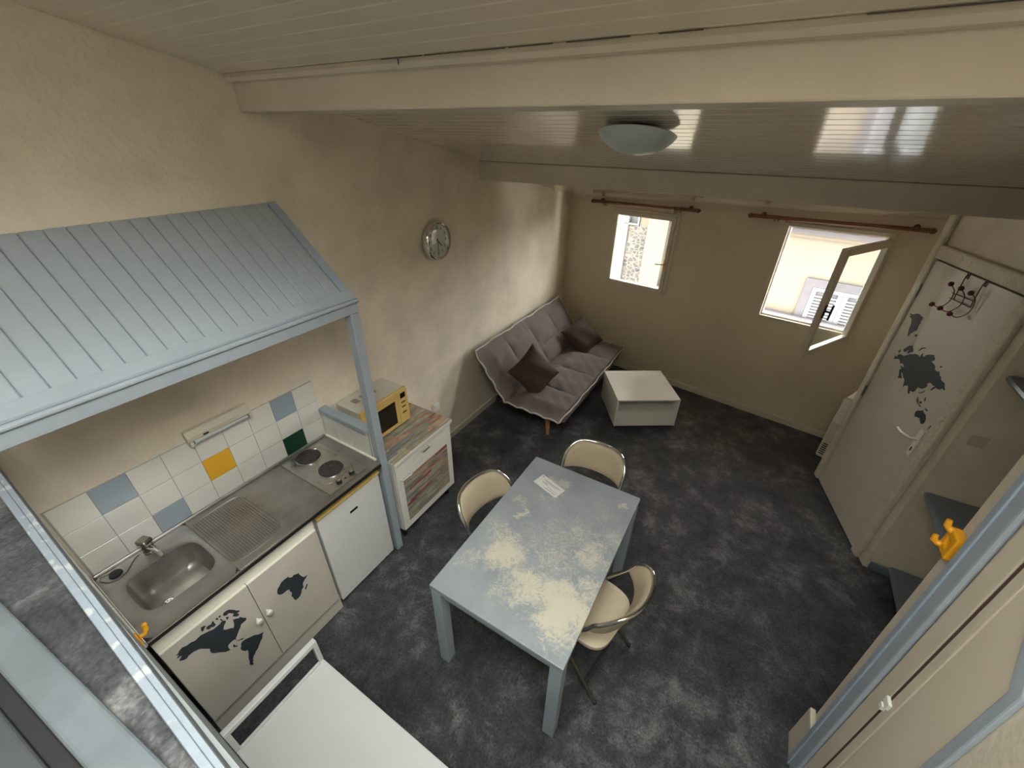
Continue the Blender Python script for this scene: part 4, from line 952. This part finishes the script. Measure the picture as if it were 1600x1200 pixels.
# ------------------------------------------------------------------ coffee table
ct_ = thing('coffee_table', (1.504, 3.991, 0), R(33.05), 'white square coffee table with open niche and drawer near the sofa', 'coffee table')
hx, hy = 0.3245, 0.3065
B = lambda *a: MB().box(*a)
kw = dict(world=False)
B(-hx, hx, -hy, hy, 0.386, 0.402).build('top', M_white, ct_, bevel=0.002, **kw)
for sgn in (-1, 1):
    B(min(sgn*hx, sgn*(hx-0.016)), max(sgn*hx, sgn*(hx-0.016)), -hy, hy, 0.075, 0.3855).build('side_panel', M_white, ct_, bevel=0.002, **kw)
B(-hx+0.0165, hx-0.0165, hy-0.016, hy, 0.075, 0.3855).build('back_panel', M_white, ct_, **kw)
B(-hx+0.0165, hx-0.0165, -hy+0.006, hy-0.0165, 0.075, 0.09).build('bottom', M_white, ct_, **kw)
B(-hx+0.0165, hx-0.0165, -hy+0.02, hy-0.0165, 0.235, 0.25).build('niche_shelf', M_white, ct_, **kw)
B(-hx+0.0165, hx-0.0165, -0.03, -0.015, 0.2505, 0.3855).build('niche_back', M_white, ct_, **kw)
B(-hx+0.018, hx-0.018, -hy+0.001, -hy+0.018, 0.078, 0.262).build('drawer_front', M_white, ct_, bevel=0.002, **kw)
for (x_, y_) in ((-0.22, -0.2), (0.22, -0.2), (-0.22, 0.2), (0.22, 0.2)):
    MB().lathe([(0.022, 0.001), (0.022, 0.0745)], Matrix.Translation((x_, y_, 0)), 10).build('foot', M_black, ct_, **kw)

# ------------------------------------------------------------------ dining table
dt = thing('dining_table', (1.640, 1.453, 0), 0, 'pale blue dining table with paint worn to cream patches', 'table')
hx, hy = 0.3765, 0.577
B(-hx, hx, -hy, hy, 0.698, 0.730).build('table_top', M_table, dt, bevel=0.003, **kw)
for sx in (-1, 1):
    for sy in (-1, 1):
        x_, y_ = sx*(hx-0.034), sy*(hy-0.034)
        B(x_-0.031, x_+0.031, y_-0.031, y_+0.031, 0.001, 0.6975).build('leg', M_blue, dt, bevel=0.003, **kw)
for sx in (-1, 1):
    x_ = sx*(hx-0.034); B(x_-0.012, x_+0.012, -hy+0.066, hy-0.066, 0.635, 0.6975).build('apron', M_blue, dt, **kw)
    y_ = sx*(hy-0.034); B(-hx+0.066, hx-0.066, y_-0.012, y_+0.012, 0.635, 0.6975).build('apron', M_blue, dt, **kw)
pp = thing('letter', (1.473, 1.818, 0.730), R(-18), 'printed white letter slip lying on the dining table', 'paper')
PC = [(1.366, 1.799), (1.553, 1.743), (1.580, 1.834), (1.391, 1.893)]
MB().hexa([(x, y, 0.7304) for x, y in PC]+[(x, y, 0.7312) for x, y in PC]).build('sheet', M_paper, pp)
def onp(a, b, z): 
    p0 = Vector((*PC[0], 0)); e1 = Vector((*PC[1], 0))-p0; e2 = Vector((*PC[3], 0))-p0
    q = p0+e1*a+e2*b; return (q.x, q.y, z)
def pline(a0, a1, b0, b1): 
    return MB().hexa([onp(a0, b0, .7313), onp(a1, b0, .7313), onp(a1, b1, .7313), onp(a0, b1, .7313), onp(a0, b0, .7316), onp(a1, b0, .7316), onp(a1, b1, .7316), onp(a0, b1, .7316)]).build('printed_line', M_print, pp)
for q in ((.20, .90, .70, .75), (.20, .42, .50, .53), (.24, .46, .42, .45), (.50, .92, .30, .33), (.42, .90, .14, .18), (.30, .75, .60, .63), (.06, .11, .82, .92)): pline(*q)

# ------------------------------------------------------------------ folding chairs
def make_chair(loc, rz, label):
    t = thing('folding_chair', loc, rz, label, 'chair', 'beige folding chairs around the dining table')
    # local frame: sitter looks along +y, back at -y
    HW = 0.215
    def arc(u):    # back curve in plan, u in -1..1
        return Vector((HW*math.sin(u*1.25)/math.sin(1.25), -0.215+0.115*(abs(u)**2.1), 0))
    def ztop(u): return 0.795-0.075*max(0.0, (abs(u)-0.45)/0.55)**2.2
    def bf(u, v, top):
        a = 2*u-1; p = arc(a); q = arc(a+0.01)-arc(a-0.01); nrm = Vector((-q.y, q.x, 0)).normalized()
        zb = 0.600+0.02*abs(a)**3; z = zb+(ztop(a)-zb)*v
        e = min(1, min(u, 1-u)*9+0.25)*min(1, min(v, 1-v)*5+0.3)
        lean_ = Vector((0, -0.06*(v-0.4), 0))
        return p+Vector((0, 0, z))+lean_+nrm*((0.016 if top else -0.012)*e)
    MB().sheet(bf, 28, 10).build('backrest', M_beige, t, smooth=True, **kw)
    rim = [arc(-1+2*k/24)+Vector((0, -0.06*0.6-0.010*math.cos(math.pi*(k/12-1)/2), ztop(-1+2*k/24)+0.006)) for k in range(25)]
    l = arc(-1); r_ = arc(1)
    side = lambda q, s: [Vector((s*0.205, 0.215, 0.006)), Vector((s*0.208, 0.10, 0.30)), Vector((s*0.212, 0.0, 0.50)), Vector((s*0.2165, -0.075, 0.62)), Vector((s*0.2175, -0.112, 0.70))]
    MB().tube(side(l, -1)+rim+side(r_, 1)[::-1], 0.0105, 10).build('back_frame', M_chrome, t, smooth=True, **kw)
    def sfn(u, v, top):
        a, b = 2*u-1, 2*v-1
        # rounded square seat
        m_ = max(abs(a), abs(b)); h = math.hypot(a, b) or 1
        c_, s_ = a/h, b/h; rad = m_/(max(1e-6, abs(c_)**4+abs(s_)**4)**0.25)
        x_, y_ = rad*c_*0.198, rad*s_*0.198+0.03
        e = min(1, (1-m_)*6)
        return Vector((x_, y_, 0.452+0.014*e)) if top else Vector((x_, y_, 0.430-0.004*e))
    MB().sheet(sfn, 20, 20).build('seat', M_beige, t, smooth=True, **kw)
    for s in (-1, 1):
        MB().tube([(s*0.185, 0.16, 0.425), (s*0.19, 0.02, 0.25), (s*0.20, -0.195, 0.006)], 0.0095, 8).build('rear_leg', M_darkchrome, t, smooth=True, **kw)
        MB().lathe([(0.013, 0.0005), (0.013, 0.012)], Matrix.Translation((s*0.20, -0.195, 0)), 8).build('foot', M_black, t, **kw)
        MB().lathe([(0.013, 0.0005), (0.013, 0.012)], Matrix.Translation((s*0.205, 0.215, 0)), 8).build('foot', M_black, t, **kw)
    MB().tube([(-0.197, -0.115, 0.10), (0.197, -0.115, 0.10)], 0.006, 8).build('stretcher', M_darkchrome, t, smooth=True, **kw)
    MB().tube([(-0.207, 0.14, 0.2), (0.207, 0.14, 0.2)], 0.006, 8).build('stretcher', M_darkchrome, t, smooth=True, **kw)
    MB().tube([(-0.19, 0.14, 0.415), (0.19, 0.14, 0.415)], 0.008, 8).build('seat_rail', M_darkchrome, t, smooth=True, **kw)
    return t
make_chair((1.640, 2.065, 0), R(180), 'beige folding chair at the far end of the table facing the camera')
make_chair((1.312, 1.50, 0), R(-90-8), 'beige folding chair on the kitchen side of the table')
make_chair((1.985, 1.375, 0), R(90-10), 'beige folding chair on the door side of the table with seat showing')

# ------------------------------------------------------------------ white bench with raised end rails
wb = thing('white_bench', (1.43, 0.205, 0), 0, 'glossy white low bench with raised end rail beside the sink cabinet', 'bench')
B(0.925, 1.94, -0.008, 0.422, 0.418, 0.450).build('seat_board', M_whitebench, wb, bevel=0.003)
for x_ in (0.912, 1.928):
    r0 = B(x_, x_+0.026, -0.008, 0.424, 0.588, 0.616).build('end_rail', M_whitebench, wb, bevel=0.002)
    for y_ in (-0.008, 0.402):
        B(x_, x_+0.026, y_, y_+0.022, 0.451, 0.5875).build('rail_post', M_whitebench, wb, bevel=0.002)
        B(x_+0.002, x_+0.04, y_, y_+0.022, 0.001, 0.4175).build('leg', M_whitebench, wb, bevel=0.002)
    B(x_+0.0265, x_+0.034, 0.016, 0.40, 0.4503, 0.462).build('edge_lip', M_whitebench, wb)

# ------------------------------------------------------------------ ceiling lamp
LX, LY = 1.625, 2.13
LMt = Matrix.Translation((LX, LY, CZ(LY))) @ Matrix.Rotation(-TILT, 4, 'X') @ Matrix.Rotation(R(180), 4, 'X')
lp = thing('ceiling_lamp', None, 0, 'frosted glass dome ceiling lamp between the two beams', 'lamp', mat=Matrix.Translation((LX, LY, CZ(LY)-0.11)))
MB().lathe([(0.085, 0.001), (0.088, 0.012), (0.07, 0.022)], LMt, 28).build('mounting_plate', M_darkrim, lp, smooth=True)
MB().lathe([(0.02, 0.020), (0.163, 0.022), (0.172, 0.027), (0.160, 0.045), (0.132, 0.068), (0.090, 0.090), (0.045, 0.101), (0.001, 0.104)], LMt, 48).build('lamp_shade', M_lampglass, lp, smooth=True)
MB().box(-0.008, 0.008, -0.175, -0.160, 0.010, 0.036, LMt).build('clip', M_darkrim, lp, bevel=0.002)

# ------------------------------------------------------------------ radiator behind the door wall corner
rdir = Vector((3.56-ca.x, 4.60-ca.y, 0)).normalized()
RM = Matrix.Translation((ca.x, ca.y, 0)) @ Matrix(((rdir.x, -rdir.y, 0, 0), (rdir.y, rdir.x, 0, 0), (0, 0, 1, 0), (0, 0, 0, 1)))
rd = thing('convector_radiator', None, 0, 'white electric convector radiator beside the map door', 'radiator', mat=RM @ Matrix.Translation((0.25, 0.05, 0)))
MB().prism([(0.02, 0.165), (0.085, 0.165), (0.092, 0.18), (0.092, 0.60), (0.075, 0.81), (0.02, 0.82)], lambda y, z: RM @ Vector((0.03, y, z)), lambda y, z: RM @ Vector((0.48, y, z))).build('case', M_radiator, rd, bevel=0.006)
MB().box(0.026, 0.0295, 0.03, 0.085, 0.55, 0.80, RM).build('end_panel', M_winwhite, rd, bevel=0.001)
for k in range(6):
    MB().box(0.026, 0.0297, 0.035, 0.075, 0.20+k*0.022, 0.209+k*0.022, RM).build('vent_slot', M_black, rd)
for k in range(10):
    MB().box(0.06+k*0.04, 0.085+k*0.04, 0.0925, 0.0945, 0.70, 0.715, RM @ Matrix.Translation((0, -0.012, 0))).build('vent_slot', M_black, rd)
MB().box(0.10, 0.13, 0.001, 0.0195, 0.3, 0.7, RM).build('wall_bracket', M_darkrim, rd)

# ------------------------------------------------------------------ over-door coat rack
cr_ = thing('coat_rack', None, 0, 'dark red wire coat rack with six ball hooks hanging over the door', 'coat rack', mat=Matrix.Translation(FD(0.43, 0.03, 1.78)))
for pth in ([(0.370, 0.024, 2.012), (0.367, 0.026, 1.992), (0.381, 0.03, 1.858)], [(0.528, 0.024, 2.012), (0.524, 0.026, 1.993), (0.533, 0.03, 1.897), (0.540, 0.03, 1.860)]):
    MB().tube([FD(*q) for q in pth], 0.0035, 8).build('strap_wire', M_red, cr_, smooth=True)
for s_ in (0.370, 0.528):
    mb = MB(); o_ = 0.0165
    mb.hexa([FD(s_-0.013, o_, 1.984), FD(s_+0.013, o_, 1.984), FD(s_+0.013, o_+.004, 1.984), FD(s_-0.013, o_+.004, 1.984), FD(s_-0.013, o_, 2.015), FD(s_+0.013, o_, 2.015), FD(s_+0.013, o_+.004, 2.015), FD(s_-0.013, o_+.004, 2.015)])
    mb.build('door_clip', M_red, cr_)
for pth in ([(0.342, 0.03, 1.887), (0.538, 0.03, 1.897)], [(0.344, 0.03, 1.855), (0.540, 0.03, 1.860)]):
    MB().tube([FD(*q) for q in pth], 0.0035, 8).build('cross_wire', M_red, cr_, smooth=True)
for hk in ([(0.340, 1.938), (0.361, 1.915), (0.366, 1.890), (0.366, 1.835), (0.345, 1.790), (0.300, 1.792)], [(0.437, 1.941), (0.458, 1.917), (0.466, 1.890), (0.464, 1.839), (0.430, 1.790), (0.388, 1.796)], [(0.528, 1.941), (0.550, 1.923), (0.560, 1.890), (0.557, 1.831), (0.525, 1.790), (0.488, 1.796)]):
    of = [0.060, 0.045, 0.036, 0.036, 0.055, 0.075]
    P_ = [FD(s_, of[i], z_) for i, (s_, z_) in enumerate(hk)]
    # smooth the wire
    Q = []
    for i in range(len(P_)-1):
        for k in range(4):
            t_ = k/4; a, b, c, d = P_[max(0, i-1)], P_[i], P_[i+1], P_[min(len(P_)-1, i+2)]
            Q.append(0.5*((2*b)+(c-a)*t_+(2*a-5*b+4*c-d)*t_*t_+(-a+3*b-3*c+d)*t_**3))
    Q.append(P_[-1])
    wire = MB().tube(Q, 0.003, 8).build('hook_wire', M_red, cr_, smooth=True)
    for e_ in (P_[0], P_[-1]): MB().ball(e_, 0.0155, 14).build('ball', M_red, wire, smooth=True)

# ------------------------------------------------------------------ alcove shelves and switch
def shelf(z, x0, label, y1=2.996):
    y0 = YL(1.525, .055, z)+0.006
    pr = [(x0+0.02, z-0.040), (x0+0.006, z-0.034), (x0, z-0.020), (x0+0.006, z-0.006), (x0+0.02, z), (4.138, z), (4.138, z-0.040)]
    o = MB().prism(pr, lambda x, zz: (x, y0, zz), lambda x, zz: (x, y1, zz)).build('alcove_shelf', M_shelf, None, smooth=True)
    tag(o, label, 'shelf', 'slate blue shelves in the alcove')
shelf(0.10, 3.64, 'lowest slate blue shelf near the floor in the alcove', 2.982)
shelf(0.785, 3.557, 'middle slate blue shelf in the alcove beside the amber hook')
shelf(1.64, 3.545, 'upper slate blue shelf in the alcove above the light switch')
sw = thing('light_switch', (3.614, 2.99, 1.18), 0, 'flat square light switch on the alcove wall', 'switch')
MB().box(3.574, 3.654, 2.991, 2.9992, 1.178, 1.250).build('plate', M_winpaint, sw, bevel=0.003)
MB().box(3.600, 3.628, 2.987, 2.9908, 1.195, 1.233).build('rocker', M_winpaint, sw, bevel=0.002)

# amber plastic hooks
hr = thing('plastic_hook', (3.09, 1.57, 1.48), 0, 'amber plastic U-shaped hook on the edge of the side wall', 'hook', 'amber plastic hooks')
ring(MB(), lambda y, x, z: (x, y, z), 1.530, 1.604, 1.478, 1.572, 0.026, 0.032, 3.066, 3.0985).build('back_plate', M_orange, hr, bevel=0.005)
MB().tube([(3.075, 1.592, 1.492), (3.062, 1.598, 1.488), (3.052, 1.602, 1.494), (3.050, 1.606, 1.514)], [0.013, 0.012, 0.011, 0.008], 10).build('hook_arm', M_orange, hr, smooth=True)
MB().tube([(3.075, 1.590, 1.560), (3.064, 1.598, 1.562), (3.056, 1.602, 1.570), (3.054, 1.606, 1.592)], [0.013, 0.012, 0.011, 0.008], 10).build('hook_arm', M_orange, hr, smooth=True)
hl = thing('plastic_hook', (0.776, 0.0, 1.18), 0, 'amber plastic hook on the wall at the sink end of the worktop', 'hook', 'amber plastic hooks')
MB().box(0.758, 0.794, -0.0118, -0.006, 1.17, 1.21).build('back_plate', M_orange, hl, bevel=0.002)
MB().tube([(0.776, -0.006, 1.195), (0.774, 0.010, 1.190), (0.770, 0.020, 1.200), (0.765, 0.022, 1.215)], 0.008, 10).ball((0.765, 0.022, 1.217), 0.0095, 10).build('hook_arm', M_orange, hl, smooth=True)

# ------------------------------------------------------------------ outside: the house across the street
D = 4.0
FO = lambda a, d, b: WM0 @ Vector((a, D+d, b))
hs = thing('opposite_house', None, 0, 'cream rendered house across the street with closed white shutters', 'building', mat=WM0 @ Matrix.Translation((1.0, D, -5)))
def ob(s0, s1, d0, d1, z0, z1): return MB().box(s0, s1, D+d0, D+d1, z0, z1, WM0)
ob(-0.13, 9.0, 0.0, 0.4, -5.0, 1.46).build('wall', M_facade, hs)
MB().prism([(-0.30, 1.45), (-0.30, 1.50), (3.5, 2.05), (3.5, 1.95)], lambda d, z: FO(-0.13, d, z), lambda d, z: FO(9.0, d, z)).build('roof', mat('brown_roof_tiles', (0.18, 0.10, 0.07), 0.85, var=0.25, vscale=12), hs)
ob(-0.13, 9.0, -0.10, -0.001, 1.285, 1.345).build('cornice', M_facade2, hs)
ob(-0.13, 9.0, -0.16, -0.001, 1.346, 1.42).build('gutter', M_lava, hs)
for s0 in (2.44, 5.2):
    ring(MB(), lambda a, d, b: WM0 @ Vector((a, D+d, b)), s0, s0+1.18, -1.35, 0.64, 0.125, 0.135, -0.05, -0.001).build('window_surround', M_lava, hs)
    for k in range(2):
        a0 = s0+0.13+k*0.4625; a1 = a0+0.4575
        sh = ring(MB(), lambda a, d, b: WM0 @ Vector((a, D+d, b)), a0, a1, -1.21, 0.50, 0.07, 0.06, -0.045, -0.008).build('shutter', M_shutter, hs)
        mb = MB()
        for j in range(30):
            zz = -1.13+j*0.0525
            if zz+0.045 > 0.43: break
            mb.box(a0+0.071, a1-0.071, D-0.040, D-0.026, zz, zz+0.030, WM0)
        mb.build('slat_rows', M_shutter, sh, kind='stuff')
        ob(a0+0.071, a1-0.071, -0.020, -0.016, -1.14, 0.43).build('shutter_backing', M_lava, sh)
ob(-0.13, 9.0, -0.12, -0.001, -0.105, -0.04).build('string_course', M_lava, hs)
hs2 = thing('stone_house', None, 0, 'rubble stone house front with a cream corner pillar seen through the small window', 'building', mat=WM0 @ Matrix.Translation((-1.0, D, -5)))
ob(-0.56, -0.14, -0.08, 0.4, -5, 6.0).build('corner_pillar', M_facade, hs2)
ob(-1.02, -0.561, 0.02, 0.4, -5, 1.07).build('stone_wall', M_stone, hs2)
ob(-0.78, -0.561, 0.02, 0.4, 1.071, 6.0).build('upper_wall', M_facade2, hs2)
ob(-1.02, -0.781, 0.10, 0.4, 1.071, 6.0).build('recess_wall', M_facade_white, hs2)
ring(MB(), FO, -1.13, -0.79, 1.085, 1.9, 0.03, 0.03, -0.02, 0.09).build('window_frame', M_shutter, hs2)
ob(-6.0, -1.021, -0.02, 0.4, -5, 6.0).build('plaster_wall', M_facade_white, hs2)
o = MB().box(-7, 10, 0.31, 4.8, -5.1, -5.001, WM0).build('street', M_asphalt, None)
tag(o, 'grey street between the houses', kind='structure')
